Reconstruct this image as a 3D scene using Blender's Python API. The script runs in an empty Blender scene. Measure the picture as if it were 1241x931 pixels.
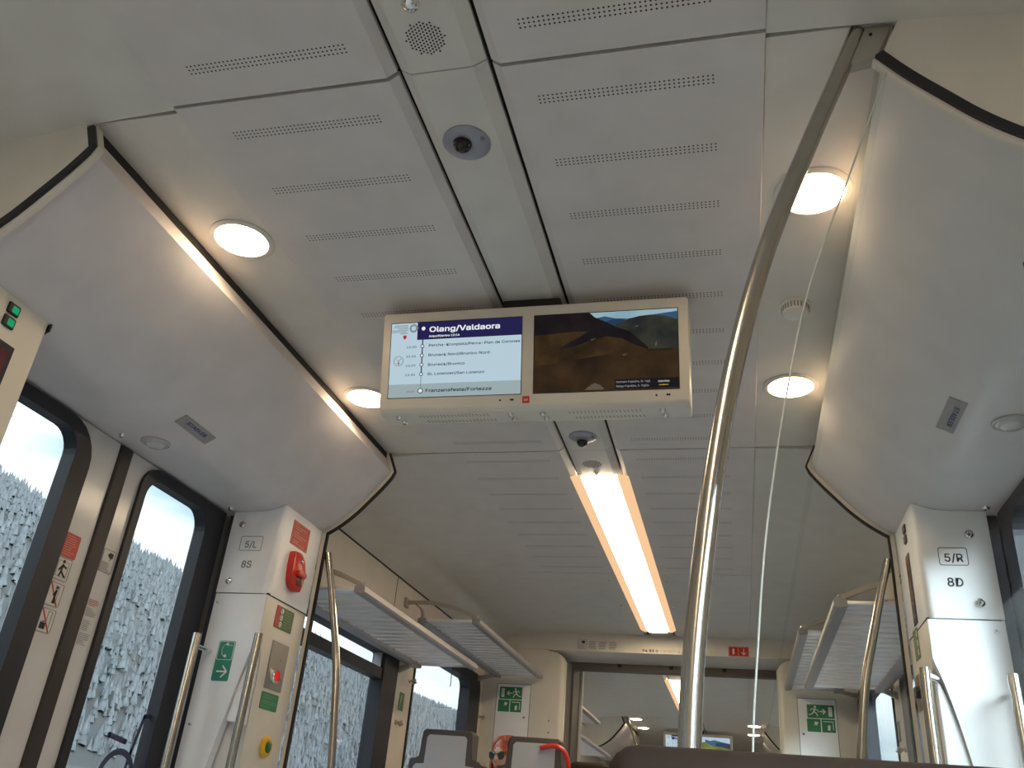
import bpy, bmesh, math, random
from mathutils import Vector, Matrix
random.seed(7)
SC = bpy.context.scene
COL = SC.collection
S = 1.3            # metres per layout unit (ceiling height above the camera)
ZC = 1.05          # camera height above the vestibule floor
FLOOR = -ZC / S
def P3(p): return Vector((p[0] * S, p[1] * S, ZC + p[2] * S))

# ------------------------------------------------------------------ camera, sky, exposure
cd = bpy.data.cameras.new('camera'); cam = bpy.data.objects.new('camera', cd); COL.objects.link(cam)
SC.camera = cam
cd.sensor_fit = 'HORIZONTAL'; cd.sensor_width = 36.0; cd.lens = 1042.0 / 1241.0 * 36.0
cd.clip_start = 0.02; cd.clip_end = 2000
yaw, pit, rol = map(math.radians, (-15.8, 27.4, 5.25))
fw = Vector((math.sin(yaw) * math.cos(pit), math.cos(yaw) * math.cos(pit), math.sin(pit)))
r0 = Vector((math.cos(yaw), -math.sin(yaw), 0)); u0 = r0.cross(fw)
rt = math.cos(rol) * r0 + math.sin(rol) * u0; up = -math.sin(rol) * r0 + math.cos(rol) * u0
m3 = Matrix((rt, up, -fw)).transposed()
cam.matrix_world = Matrix.Translation(P3((0.395, 0, 0))) @ m3.to_4x4()
SC.view_settings.view_transform = 'Standard'; SC.view_settings.look = 'None'
SC.view_settings.exposure = 0.0; SC.view_settings.gamma = 1.0
SC.view_settings.use_curve_mapping = False
SC.cycles.max_bounces = 10; SC.cycles.diffuse_bounces = 6; SC.cycles.transparent_max_bounces = 16

DOWN_E, STRIP_E, SKY_ZENITH = 40.0, 20.0, 8.0
SUN_DIR, SUN_GLOW = (0.80, -0.53, 0.27), 110.0
wd = bpy.data.worlds.new('sky'); SC.world = wd; wd.use_nodes = True
nt = wd.node_tree; nt.nodes.clear()
wo = nt.nodes.new('ShaderNodeOutputWorld'); bg = nt.nodes.new('ShaderNodeBackground')
tc = nt.nodes.new('ShaderNodeTexCoord'); mp = nt.nodes.new('ShaderNodeMapping')
nz = nt.nodes.new('ShaderNodeTexNoise'); cr = nt.nodes.new('ShaderNodeValToRGB')
mp.inputs['Scale'].default_value = (1.2, 1.2, 5.0)
nz.inputs['Scale'].default_value = 2.2; nz.inputs['Detail'].default_value = 5
cr.color_ramp.elements[0].position = 0.36; cr.color_ramp.elements[0].color = (0.34, 0.45, 0.55, 1)
cr.color_ramp.elements[1].position = 0.62; cr.color_ramp.elements[1].color = (0.92, 0.97, 1.03, 1)
nt.links.new(tc.outputs['Generated'], mp.inputs[0]); nt.links.new(mp.outputs[0], nz.inputs['Vector'])
nt.links.new(nz.outputs['Fac'], cr.inputs[0]); nt.links.new(cr.outputs[0], bg.inputs[0])
sx = nt.nodes.new('ShaderNodeSeparateXYZ'); mr = nt.nodes.new('ShaderNodeMapRange')       # overcast: brighter overhead than at the horizon
mr.inputs['From Min'].default_value = 0.38; mr.inputs['From Max'].default_value = 0.80
mr.inputs['To Min'].default_value = 2.4; mr.inputs['To Max'].default_value = SKY_ZENITH
nt.links.new(tc.outputs['Generated'], sx.inputs[0]); nt.links.new(sx.outputs['Z'], mr.inputs['Value']); 
# veiled sun to the right and behind the camera: a broad bright glow in the cloud
vm = nt.nodes.new('ShaderNodeVectorMath'); vm.operation = 'DOT_PRODUCT'; vn = nt.nodes.new('ShaderNodeVectorMath'); vn.operation = 'NORMALIZE'
nt.links.new(tc.outputs['Generated'], vn.inputs[0]); nt.links.new(vn.outputs[0], vm.inputs[0]); vm.inputs[1].default_value = Vector(SUN_DIR).normalized()
def _m(op, a, b):
    n = nt.nodes.new('ShaderNodeMath'); n.operation = op
    for i, v in enumerate((a, b)):
        if isinstance(v, (int, float)): n.inputs[i].default_value = v
        else: nt.links.new(v, n.inputs[i])
    return n.outputs[0]
nt.links.new(_m('ADD', mr.outputs[0], _m('MULTIPLY', _m('POWER', _m('MAXIMUM', vm.outputs['Value'], 0.0), 12.0), SUN_GLOW)), bg.inputs[1])

nt.links.new(bg.outputs[0], wo.inputs[0])

# ------------------------------------------------------------------ materials
MATS = {}
def mat(name, col, rough=0.5, metal=0.0, vary=0.04, scale=9.0, spec=None, bump=0.0):
    if name in MATS: return MATS[name]
    m = bpy.data.materials.new(name); m.use_nodes = True; t = m.node_tree
    b = t.nodes['Principled BSDF']
    b.inputs['Roughness'].default_value = rough; b.inputs['Metallic'].default_value = metal
    if spec is not None: b.inputs['Specular IOR Level'].default_value = spec
    g = t.nodes.new('ShaderNodeNewGeometry'); n = t.nodes.new('ShaderNodeTexNoise')
    n.inputs['Scale'].default_value = scale; n.inputs['Detail'].default_value = 3
    t.links.new(g.outputs['Position'], n.inputs['Vector'])
    r = t.nodes.new('ShaderNodeValToRGB')
    lo = [max(0, c * (1 - vary)) for c in col]; hi = [min(1, c * (1 + vary)) for c in col]
    r.color_ramp.elements[0].position = 0.3; r.color_ramp.elements[0].color = (*lo, 1)
    r.color_ramp.elements[1].position = 0.7; r.color_ramp.elements[1].color = (*hi, 1)
    t.links.new(n.outputs['Fac'], r.inputs[0]); t.links.new(r.outputs[0], b.inputs['Base Color'])
    if bump:
        bn = t.nodes.new('ShaderNodeBump'); bn.inputs['Strength'].default_value = bump; bn.inputs['Distance'].default_value = 0.002
        n2 = t.nodes.new('ShaderNodeTexNoise'); n2.inputs['Scale'].default_value = 400
        t.links.new(g.outputs['Position'], n2.inputs['Vector'])
        t.links.new(n2.outputs['Fac'], bn.inputs['Height']); t.links.new(bn.outputs[0], b.inputs['Normal'])
    MATS[name] = m; return m
def emit(name, col, s=1.0):
    if name in MATS: return MATS[name]
    m = bpy.data.materials.new(name); m.use_nodes = True; t = m.node_tree; t.nodes.clear()
    o = t.nodes.new('ShaderNodeOutputMaterial'); e = t.nodes.new('ShaderNodeEmission')
    e.inputs[0].default_value = (*col, 1); e.inputs[1].default_value = s
    t.links.new(e.outputs[0], o.inputs[0]); MATS[name] = m; return m
def emit_noise(name, a, b, scale):
    if name in MATS: return MATS[name]
    m = emit(name, a); t = m.node_tree
    e = [n for n in t.nodes if n.type == 'EMISSION'][0]
    g = t.nodes.new('ShaderNodeNewGeometry'); n = t.nodes.new('ShaderNodeTexNoise'); r = t.nodes.new('ShaderNodeValToRGB')
    n.inputs['Scale'].default_value = scale; n.inputs['Detail'].default_value = 6
    r.color_ramp.elements[0].position = .35; r.color_ramp.elements[0].color = (*a, 1)
    r.color_ramp.elements[1].position = .68; r.color_ramp.elements[1].color = (*b, 1)
    t.links.new(g.outputs['Position'], n.inputs['Vector']); t.links.new(n.outputs['Fac'], r.inputs[0])
    t.links.new(r.outputs[0], e.inputs[0]); return m
def glass(name, tint, refl=1.45):
    if name in MATS: return MATS[name]
    m = bpy.data.materials.new(name); m.use_nodes = True; t = m.node_tree; t.nodes.clear()
    o = t.nodes.new('ShaderNodeOutputMaterial'); tr = t.nodes.new('ShaderNodeBsdfTransparent')
    gl = t.nodes.new('ShaderNodeBsdfGlossy'); mx = t.nodes.new('ShaderNodeMixShader'); lw = t.nodes.new('ShaderNodeLayerWeight'); fr = t.nodes.new('ShaderNodeMapRange')
    tr.inputs[0].default_value = (*tint, 1); gl.inputs['Roughness'].default_value = 0.02
    lw.inputs[0].default_value = 0.5; t.links.new(lw.outputs['Facing'], fr.inputs['Value'])
    fr.inputs['From Min'].default_value = 0.35; fr.inputs['To Min'].default_value = 0.03 * (refl - 1) / 0.45; fr.inputs['To Max'].default_value = 0.30 * (refl - 1) / 0.45
    t.links.new(fr.outputs[0], mx.inputs[0]); t.links.new(tr.outputs[0], mx.inputs[1]); t.links.new(gl.outputs[0], mx.inputs[2])
    t.links.new(mx.outputs[0], o.inputs[0]); MATS[name] = m; return m
def perforated():
    """light grey panel with rows of three lines of small dark holes"""
    m = mat('perforated_panel', (0.60, 0.565, 0.545), 0.55); t = m.node_tree
    b = t.nodes['Principled BSDF']; base = b.inputs['Base Color'].links[0].from_socket
    g = t.nodes.new('ShaderNodeNewGeometry'); sp = t.nodes.new('ShaderNodeSeparateXYZ')
    t.links.new(g.outputs['Position'], sp.inputs[0])
    def mt(op, a, bb=None, c=None):
        n = t.nodes.new('ShaderNodeMath'); n.operation = op
        for i, v in enumerate((a, bb, c)):
            if v is None: continue
            if isinstance(v, (int, float)): n.inputs[i].default_value = v
            else: t.links.new(v, n.inputs[i])
        return n.outputs[0]
    u = mt('DIVIDE', mt('ABSOLUTE', sp.outputs[0]), S)
    y = mt('DIVIDE', sp.outputs[1], S)
    cp = 0.00703
    uc = mt('SUBTRACT', mt('FRACT', mt('DIVIDE', mt('SUBTRACT', u, 0.129), cp)), 0.5)
    uin = mt('MULTIPLY', mt('GREATER_THAN', u, 0.129), mt('LESS_THAN', u, 0.129 + 38 * cp))
    rp = 0.1418
    rf = mt('MULTIPLY', mt('SUBTRACT', mt('FRACT', mt('ADD', mt('DIVIDE', mt('SUBTRACT', y, 0.7950), rp), 20.5)), 0.5), rp)
    rin = mt('MULTIPLY', mt('LESS_THAN', mt('ABSOLUTE', rf), 1.5 * cp), mt('LESS_THAN', y, 3.56))
    vc = mt('SUBTRACT', mt('FRACT', mt('ADD', mt('DIVIDE', rf, cp), 20.5)), 0.5)
    d = mt('SQRT', mt('ADD', mt('MULTIPLY', uc, uc), mt('MULTIPLY', vc, vc)))
    hole = mt('MULTIPLY', mt('MULTIPLY', mt('LESS_THAN', d, 0.225), uin), rin)
    mx = t.nodes.new('ShaderNodeMix'); mx.data_type = 'RGBA'
    t.links.new(hole, mx.inputs['Factor']); t.links.new(base, mx.inputs['A']); mx.inputs['B'].default_value = (0.012, 0.011, 0.01, 1)
    t.links.new(mx.outputs['Result'], b.inputs['Base Color'])
    return m
PERF = perforated()
CEIL = mat('ceiling_paint', (0.60, 0.58, 0.54), 0.55)
STRIP = mat('strip_paint', (0.62, 0.585, 0.53), 0.5)
COVE = mat('header_paint', (0.61, 0.575, 0.575), 0.42)
CREAM = mat('cream_paint', (0.66, 0.63, 0.56), 0.45)
PILLAR = mat('daylit_pillar_paint', (0.83, 0.84, 0.86), 0.4)  # white paint, with the daylight's brightness and faint blue put into its colour
WALLM = mat('wall_laminate', (0.62, 0.57, 0.50), 0.5)
DARK = mat('dark_gap', (0.015, 0.013, 0.013), 0.8)
BLACK = mat('black_rubber', (0.014, 0.014, 0.02), 0.45)
SEAL = mat('brown_black_seal', (0.03, 0.024, 0.022), 0.5)
STEEL = mat('brushed_steel', (0.50, 0.47, 0.42), 0.22, 1.0, 0.05, 30)
CHROME = mat('chrome', (0.75, 0.75, 0.75), 0.12, 1.0)
BRACK = mat('bracket_paint', (0.40, 0.37, 0.32), 0.45, 0.3)
RACK = mat('rack_grey_paint', (0.31, 0.30, 0.31), 0.42, 0.25)
SLAT = mat('rack_slat_aluminium', (0.80, 0.80, 0.84), 0.30, 0.5)
FLOORM = mat('floor_vinyl', (0.25, 0.25, 0.255), 0.6, vary=0.25, scale=60)
GREYP = mat('seat_back_grey', (0.42, 0.43, 0.46), 0.55)
SEATD = mat('seat_dark_frame', (0.060, 0.055, 0.052), 0.55)
LEATH = mat('brown_leather', (0.022, 0.014, 0.011), 0.75, vary=0.12, spec=0.2, bump=0.15)
CLOTH = mat('seat_cloth', (0.06, 0.07, 0.11), 0.9, vary=0.2, scale=80)
REDP = mat('red_plastic', (0.55, 0.03, 0.018), 0.3)
REDS = mat('red_sticker', (0.52, 0.065, 0.045), 0.5)
GREEN = mat('green_sticker', (0.03, 0.20, 0.085), 0.5)
GREENO = mat('olive_green_sticker', (0.085, 0.16, 0.06), 0.5)
TEAL = mat('teal_sticker', (0.03, 0.24, 0.17), 0.5)
WHITE = mat('white_print', (0.78, 0.78, 0.75), 0.5)
OFFW = mat('sticker_base', (0.60, 0.58, 0.54), 0.5)
INK = mat('black_ink', (0.02, 0.02, 0.022), 0.6)
GREYI = mat('grey_ink', (0.22, 0.22, 0.22), 0.6)
BLUEI = mat('blue_ink', (0.05, 0.07, 0.20), 0.6)
STKG = mat('grey_foil', (0.30, 0.28, 0.28), 0.4)
YELL = mat('yellow_plastic', (0.72, 0.42, 0.02), 0.35)
BTNG = mat('green_button', (0.02, 0.12, 0.03), 0.35)
DISPB = mat('display_housing', (0.66, 0.62, 0.54), 0.4)
DISPU = mat('display_underside', (0.60, 0.575, 0.56), 0.4)
GLASSW = glass('window_glass', (0.88, 0.915, 0.91))
GLASSS = glass('clear_screen_glass', (0.96, 0.975, 0.965), 1.2)
GEDGE = mat('glass_edge', (0.62, 0.66, 0.64), 0.15)
PLASTW = mat('clear_grey_plastic', (0.45, 0.45, 0.46), 0.2)
SMOKED = mat('smoked_dome', (0.008, 0.007, 0.007), 0.04)
CAMR = mat('camera_ring', (0.27, 0.28, 0.33), 0.3, 0.2)
DOORP = mat('door_paint', (0.62, 0.61, 0.60), 0.16)
LAMP = emit('lamp_diffuser', (1.0, 0.74, 0.46), DOWN_E)
TUBE = emit('tube_diffuser', (1.0, 0.78, 0.52), STRIP_E)
TSIDE = emit('tube_side_lens', (1.0, 0.62, 0.34), 0.95)
LRIM = mat('lamp_rim', (0.62, 0.58, 0.52), 0.35)

# ------------------------------------------------------------------ mesh helpers (layout units)
class Fr:
    """a surface frame: origin, right, up; n points out of the surface"""
    def __init__(s, o, u, v):
        s.o = Vector(o); s.u = Vector(u).normalized(); s.v = Vector(v).normalized(); s.n = s.u.cross(s.v)
    def p(s, u, v, d=0.0): return s.o + s.u * u + s.v * v + s.n * d
def front(y): return Fr((0, y, 0), (1, 0, 0), (0, 0, 1))          # faces the camera
def left(x): return Fr((x, 0, 0), (0, 1, 0), (0, 0, 1))           # wall on the left, faces the aisle; u = y
def right(x): return Fr((x, 0, 0), (0, -1, 0), (0, 0, 1))         # wall on the right; u = -y
def under(z): return Fr((0, 0, z), (1, 0, 0), (0, -1, 0))         # ceiling seen from below; v = -y
WORLDF = Fr((0, 0, 0), (1, 0, 0), (0, 0, 1))

SANS = None
try: SANS = bpy.data.fonts.load(bpy.utils.resource_path('LOCAL') + '/datafiles/fonts/Inter.woff2')   # Blender's own interface font
except Exception: SANS = None
class MB:
    def __init__(s): s.b = bmesh.new(); s.smooth = False
    def face(s, pts):
        vs = [s.b.verts.new(p) for p in pts]
        try: return s.b.faces.new(vs)
        except ValueError: return None
    def box(s, x0, x1, y0, y1, z0, z1, bev=0.0, seg=2):
        c = Vector(((x0 + x1) / 2, (y0 + y1) / 2, (z0 + z1) / 2))
        m = Matrix.Translation(c) @ Matrix.Diagonal((abs(x1 - x0), abs(y1 - y0), abs(z1 - z0), 1))
        r = bmesh.ops.create_cube(s.b, size=1, matrix=m)
        if bev:
            es = list({e for v in r['verts'] for e in v.link_edges})
            bmesh.ops.bevel(s.b, geom=es, offset=bev, segments=seg, profile=0.5, affect='EDGES')
        return s
    def fbox(s, f, u0, u1, v0, v1, d0, d1, bev=0.0, seg=2):
        m = Matrix((f.u * abs(u1 - u0), f.v * abs(v1 - v0), f.n * abs(d1 - d0))).transposed().to_4x4()
        m.translation = f.p((u0 + u1) / 2, (v0 + v1) / 2, (d0 + d1) / 2)
        r = bmesh.ops.create_cube(s.b, size=1, matrix=m)
        if bev:
            es = list({e for v in r['verts'] for e in v.link_edges})
            bmesh.ops.bevel(s.b, geom=es, offset=bev, segments=seg, profile=0.5, affect='EDGES')
        return s
    def prism(s, f, pts, d0, d1, bev=0.0):
        a = [s.b.verts.new(f.p(u, v, d0)) for u, v in pts]; c = [s.b.verts.new(f.p(u, v, d1)) for u, v in pts]
        fs = [s.b.faces.new(a[::-1]), s.b.faces.new(c)]; n = len(pts)
        for i in range(n): fs.append(s.b.faces.new((a[i], a[(i + 1) % n], c[(i + 1) % n], c[i])))
        if bev:
            es = [e for e in fs[1].edges]
            bmesh.ops.bevel(s.b, geom=es, offset=bev, segments=2, profile=0.5, affect='EDGES')
        return s
    def ring(s, f, outer, inner, d0, d1):
        n = len(outer)
        V = [[s.b.verts.new(f.p(u, v, d)) for u, v in L] for L, d in ((outer, d0), (outer, d1), (inner, d1), (inner, d0))]
        for k in range(4):
            A, B = V[k], V[(k + 1) % 4]
            for i in range(n): s.b.faces.new((A[i], A[(i + 1) % n], B[(i + 1) % n], B[i]))
        return s
    def extr(s, prof, y0, y1):
        """closed (x,z) profile pulled along the carriage"""
        a = [s.b.verts.new((x, y0, z)) for x, z in prof]; c = [s.b.verts.new((x, y1, z)) for x, z in prof]
        n = len(prof); s.b.faces.new(a); s.b.faces.new(c[::-1])
        for i in range(n): s.b.faces.new((a[i], c[i], c[(i + 1) % n], a[(i + 1) % n]))
        return s
    def strip(s, a, c, y0, y1):
        """band between two (x,z) polylines, pulled along the carriage"""
        G = [[s.b.verts.new((x, y, z)) for x, z in L] for L, y in ((a, y0), (c, y0), (c, y1), (a, y1))]
        for k in range(4):
            A, B = G[k], G[(k + 1) % 4]
            for i in range(len(a) - 1): s.b.faces.new((A[i], A[i + 1], B[i + 1], B[i]))
        for i in (0, -1): s.b.faces.new([g[i] for g in G])
        return s
    def tube(s, path, r, n=14, caps=True, flat=None):
        path = [Vector(p) for p in path]; rings = []; N = len(path); ref = None
        for i, p in enumerate(path):
            d = (path[min(i + 1, N - 1)] - path[max(i - 1, 0)]).normalized()
            if ref is None: ref = Vector((0, 0, 1)) if abs(d.z) < 0.9 else Vector((0, 1, 0))
            a = d.cross(ref)
            if a.length < 1e-5: a = d.cross(Vector((1, 0, 0)))
            a.normalize(); b = a.cross(d).normalized(); ref = b
            rr = r[i] if isinstance(r, (list, tuple)) else r
            fl = flat or 1.0
            rings.append([s.b.verts.new(p + a * math.cos(t) * rr + b * math.sin(t) * rr * fl) for t in (2 * math.pi * k / n for k in range(n))])
        for A, B in zip(rings, rings[1:]):
            for k in range(n): s.b.faces.new((A[k], A[(k + 1) % n], B[(k + 1) % n], B[k]))
        if caps: s.b.faces.new(rings[0][::-1]); s.b.faces.new(rings[-1])
        return s
    def lathe(s, f, u, v, prof, n=32, su=1.0, sv=1.0):
        """prof: (radius, height along the normal) from outer/bottom to top"""
        rings = []
        for r, d in prof:
            if r < 1e-6: rings.append([s.b.verts.new(f.p(u, v, d))])
            else: rings.append([s.b.verts.new(f.p(u + su * r * math.cos(t), v + sv * r * math.sin(t), d)) for t in (2 * math.pi * k / n for k in range(n))])
        for A, B in zip(rings, rings[1:]):
            if len(A) == 1 and len(B) == 1: continue
            for k in range(n):
                k2 = (k + 1) % n
                if len(B) == 1: s.b.faces.new((A[k], A[k2], B[0]))
                elif len(A) == 1: s.b.faces.new((A[0], B[k2], B[k]))
                else: s.b.faces.new((A[k], A[k2], B[k2], B[k]))
        return s
    def disc(s, f, u, v, r, d0, d1, n=24): return s.lathe(f, u, v, [(0, d0), (r, d0), (r, d1), (0, d1)], n)
    def annulus(s, f, u, v, r1, r0, d0, d1, n=32): return s.lathe(f, u, v, [(r0, d0), (r1, d0), (r1, d1), (r0, d1), (r0, d0)], n)
    def line(s, f, a, b, w, d0, d1):
        ax, ay = a; bx, by = b; L = math.hypot(bx - ax, by - ay) or 1e-6; nx, ny = -(by - ay) / L * w / 2, (bx - ax) / L * w / 2
        return s.prism(f, [(ax + nx, ay + ny), (ax - nx, ay - ny), (bx - nx, by - ny), (bx + nx, by + ny)], d0, d1)
    def text(s, f, u, v, h, txt, d0, d1, align='LEFT', bold=0.0, shear=0.0, width=None):
        """h = capital height"""
        c = bpy.data.curves.new('t', 'FONT'); c.body = txt
        if SANS: c.font = SANS
        c.size = 1.0; c.align_x = align
        c.resolution_u = 3
        o = bpy.data.objects.new('t', c); COL.objects.link(o)
        dg = bpy.context.evaluated_depsgraph_get(); me = bpy.data.meshes.new_from_object(o.evaluated_get(dg))
        k = h / 0.70; kx = k
        xs = [vv.co.x for vv in me.vertices]
        if width and xs and max(xs) > min(xs): kx = width / (max(xs) - min(xs))
        bo = bold * 0.9
        for n_, (ox, oy) in enumerate(((0, 0),) if not bold else ((-bo, -bo), (bo, -bo), (bo, bo), (-bo, bo))):      # heavier strokes for bold lettering
            vs = [s.b.verts.new(f.p(u + (vv.co.x + ox + shear * vv.co.y) * kx, v + (vv.co.y + oy) * k, d1 + 0.00001 * n_)) for vv in me.vertices]
            for p in me.polygons:
                try: s.b.faces.new([vs[i] for i in p.vertices])
                except ValueError: pass
        bpy.data.objects.remove(o); bpy.data.curves.remove(c); bpy.data.meshes.remove(me)
        return s

def rrect(u0, u1, v0, v1, r=0.0, n=6):
    if not isinstance(r, (list, tuple)): r = (r, r, r, r)          # bl, br, tr, tl
    out = []
    for (cx, cy, a0, rr) in ((u0, v0, 180, r[0]), (u1, v0, 270, r[1]), (u1, v1, 0, r[2]), (u0, v1, 90, r[3])):
        ox = cx + (rr if cx == u0 else -rr); oy = cy + (rr if cy == v0 else -rr)
        for k in range(n + 1):
            t = math.radians(a0 + 90 * k / n); out.append((ox + rr * math.cos(t), oy + rr * math.sin(t)))
    return out

WL = {}
def build(mb, name, m, parent=None, smooth=None, label=None, cat=None, group=None, kind=None, loc=None, flat_normals=False):
    b = mb.b
    bmesh.ops.remove_doubles(b, verts=b.verts, dist=1e-7)
    bmesh.ops.recalc_face_normals(b, faces=b.faces)
    for v in b.verts: v.co = P3(v.co)
    lo = Vector([min(v.co[i] for v in b.verts) for i in range(3)]); hi = Vector([max(v.co[i] for v in b.verts) for i in range(3)])
    org = Vector(((lo.x + hi.x) / 2, (lo.y + hi.y) / 2, lo.z)) if loc is None else P3(loc)
    for v in b.verts: v.co -= org
    me = bpy.data.meshes.new(name); b.to_mesh(me); b.free()
    me.materials.append(m)
    if smooth is not None:
        for p in me.polygons: p.use_smooth = True
        try: me.set_sharp_from_angle(angle=math.radians(smooth))
        except Exception: pass
    o = bpy.data.objects.new(name, me); COL.objects.link(o)
    pl = WL[parent.name] if parent else Vector((0, 0, 0))
    o.parent = parent; o.location = org - pl; WL[o.name] = org
    if label: o['label'] = label
    if cat: o['category'] = cat
    if group: o['group'] = group
    if kind: o['kind'] = kind
    return o
def thing(name, label, cat, loc, group=None, kind=None):
    o = bpy.data.objects.new(name, None); COL.objects.link(o); o.empty_display_size = 0.05
    o.location = P3(loc); WL[o.name] = P3(loc)
    if label: o['label'] = label
    if cat: o['category'] = cat
    if group: o['group'] = group
    if kind: o['kind'] = kind
    return o
def struct(mb, name, m, parent=None, smooth=None):
    return build(mb, name, m, parent, smooth, kind=None if parent else 'structure')
def mir(pts, s): return [(x * s, z) for x, z in pts]
# ================================================================== LARGE STRUCTURE
V1A, V1B, BH = 0.885, 2.285, 4.79      # entrance area, far bulkhead
V2A, V2B = 8.25, 9.68                  # entrance area of the next carriage
YN, YF = -2.9, 11.3
WX = 0.965                             # saloon side wall
DX = 0.985                             # door plane
def catm(pts, n=5):
    out = []
    for i in range(len(pts) - 1):
        p0 = pts[max(i - 1, 0)]; p1 = pts[i]; p2 = pts[i + 1]; p3 = pts[min(i + 2, len(pts) - 1)]
        for k in range(n):
            t = k / n
            out.append(tuple(0.5 * (2 * b + (c - a) * t + (2 * a - 5 * b + 4 * c - d) * t * t + (3 * b - a - 3 * c + d) * t ** 3) for a, b, c, d in zip(p0, p1, p2, p3)))
    out.append(tuple(pts[-1])); return out
COVE_P = [(0.610, 0.941), (0.640, 0.900), (0.676, 0.858), (0.710, 0.820), (0.745, 0.789), (0.775, 0.768), (0.80, 0.753)] 
COVE_P = catm(COVE_P + [(0.83, 0.740), (0.87, 0.733), (0.985, 0.731)], 4)
def cove_z(x):
    for (a, za), (b, zb) in zip(COVE_P, COVE_P[1:]):
        if a <= x <= b: return za + (zb - za) * (x - a) / (b - a)
    return COVE_P[-1][1] if x > 0.9 else COVE_P[0][1]
LIP = [(0.640, 0.987), (0.629, 0.985)]
SLOPE = [(0.466, 1.004), (0.56, 1.0), (0.65, 0.993), (0.74, 0.984), (0.82, 0.973), (0.89, 0.953), (0.935, 0.932), (WX, 0.910)]
def offset_poly(pts, d):
    """shift an (x,z) polyline sideways towards the aisle / downwards"""
    out = []
    for i, p in enumerate(pts):
        a = pts[max(i - 1, 0)]; b = pts[min(i + 1, len(pts) - 1)]
        tx, tz = b[0] - a[0], b[1] - a[1]; L = math.hypot(tx, tz) or 1
        out.append((p[0] + tz / L * d, p[1] - tx / L * d))
    return out

m = MB(); m.box(-1.04, 1.04, YN, YF, FLOOR - 0.05, FLOOR); struct(m, 'floor', FLOORM)
m = MB(); m.box(-0.93, 0.93, 2.75, 8.0, FLOOR, FLOOR + 0.15); struct(m, 'floor', FLOORM)
m = MB(); m.box(-1.12, 1.12, YN, YF, 1.05, 1.08); m.box(-0.64, 0.64, YN, YF, 1.024, 1.05)
struct(m, 'ceiling', DARK)
# curved side ceilings of the saloons and the flat lamp strips over the entrances
k = 0
for (ya, yb) in ((YN, 0.8705), (2.297, 4.86), (5.3, V2A - 0.017), (V2B + 0.01, YF)):
    for s in (-1, 1):
        m = MB(); pr = SLOPE + [(x, z + 0.018) for x, z in SLOPE[::-1]]
        m.extr(mir(pr, s), ya, yb); struct(m, 'ceiling', CEIL, smooth=20)
for (ya, yb) in ((V1A - 0.006, V1B + 0.004), (V2A, V2B)):
    for s in (-1, 1):
        m = MB(); m.box(*sorted((s * 0.4660, s * 0.640)), ya, yb, 1.005, 1.02); struct(m, 'ceiling', STRIP)
# ceiling panels either side of the centre channel
def panel(s, ya, yb, label, mt=PERF, thing_=True):
    m = MB(); b = 0.004
    m.extr(mir([(0.0745, 1.012), (0.089, 1.0), (0.4645, 1.0), (0.4655, 1.002), (0.4655, 1.02), (0.0745, 1.02)], s), ya + 0.0033, yb - 0.0033)
    return build(m, 'ceiling_panel', mt, label=label, cat='ceiling panel', group='ceiling panels beside the centre channel')
side = {-1: 'left', 1: 'right'}
for s in (-1, 1):
    panel(s, 0.06, 0.862, f'perforated grey ceiling panel {side[s]} of the centre speaker grille, cut by the top of the picture')
    panel(s, 0.862, 2.283, f'large perforated ceiling panel {side[s]} of the camera dome, above the hanging screen')
    panel(s, 2.283, 3.58, f'perforated ceiling panel {side[s]} of the front half of the lit tube lamp')
    panel(s, 3.58, 4.83, f'plain ceiling panel {side[s]} of the far end of the lit tube lamp', CEIL)
    panel(s, -1.4, 0.06, None); panel(s, YN, -1.4, None)
    panel(s, 5.3, V2A, f'distant ceiling panel {side[s]} of the lamp seen through the gangway', CEIL)
    panel(s, V2A, V2B, f'distant ceiling panel {side[s]} of centre, just before the farthest screen', CEIL)
    panel(s, V2B, YF, None, CEIL)
for o in [o for o in COL.objects if o.name.startswith('ceiling_panel') and 'label' not in o]:
    del o['category']; del o['group']; o['kind'] = 'structure'; o.name = 'ceiling'
CH = [(-0.0675, 1.012), (-0.050, 1.0), (0.048, 1.0), (0.0675, 1.012), (0.0675, 1.02), (-0.0675, 1.02)]
def channel(ya, yb, label):
    m = MB(); m.extr(CH, ya + 0.001, yb - 0.001)
    return build(m, 'channel_cover', CEIL, label=label, cat='ceiling cover', group='centre channel covers')
CH_N = channel(0.60, 0.858, 'narrow channel cover with round speaker grille at the top of the picture')
CH_M = channel(0.858, 2.283, 'long narrow channel cover carrying the camera domes, running behind the hanging screen')
CH_F = channel(2.283, 2.480, 'short channel cover with small speaker grille just before the lit tube lamp')
CH_E = channel(4.65, 4.83, 'short channel cover between the tube lamp and the far bulkhead')
CH_X = channel(5.3, 6.2, 'distant channel cover before the tube lamp beyond the gangway')
CH_Y = channel(7.95, V2B, 'distant channel cover beyond the tube lamp past the gangway')
def grille(parent, yc, R=0.030):
    m = MB(); f = under(1.0); p = 0.0056
    for i in range(-6, 7):
        for j in range(-6, 7):
            x = (j + i * 0.5) * p; y = i * p * 0.866
            if max(abs(i), abs(j), abs(i + j)) <= 6 and x * x + y * y < (5.25 * p) ** 2: m.disc(f, -0.007 + y, -(yc + x), 0.0015, -0.0005, 0.0006, 8)
    build(m, 'speaker_grille', DARK, parent)
grille(CH_N, 0.797); grille(CH_F, 2.385)
def dome_screw(parent, x, y, r=0.012):
    m = MB(); m.lathe(under(1.0), x, -y, [(r, -0.001), (r, 0.003), (r * 0.75, 0.007), (r * 0.45, 0.0085), (r * 0.4, 0.006), (0, 0.006)], 24)
    build(m, 'key_lock', CHROME, parent, smooth=40)
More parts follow.
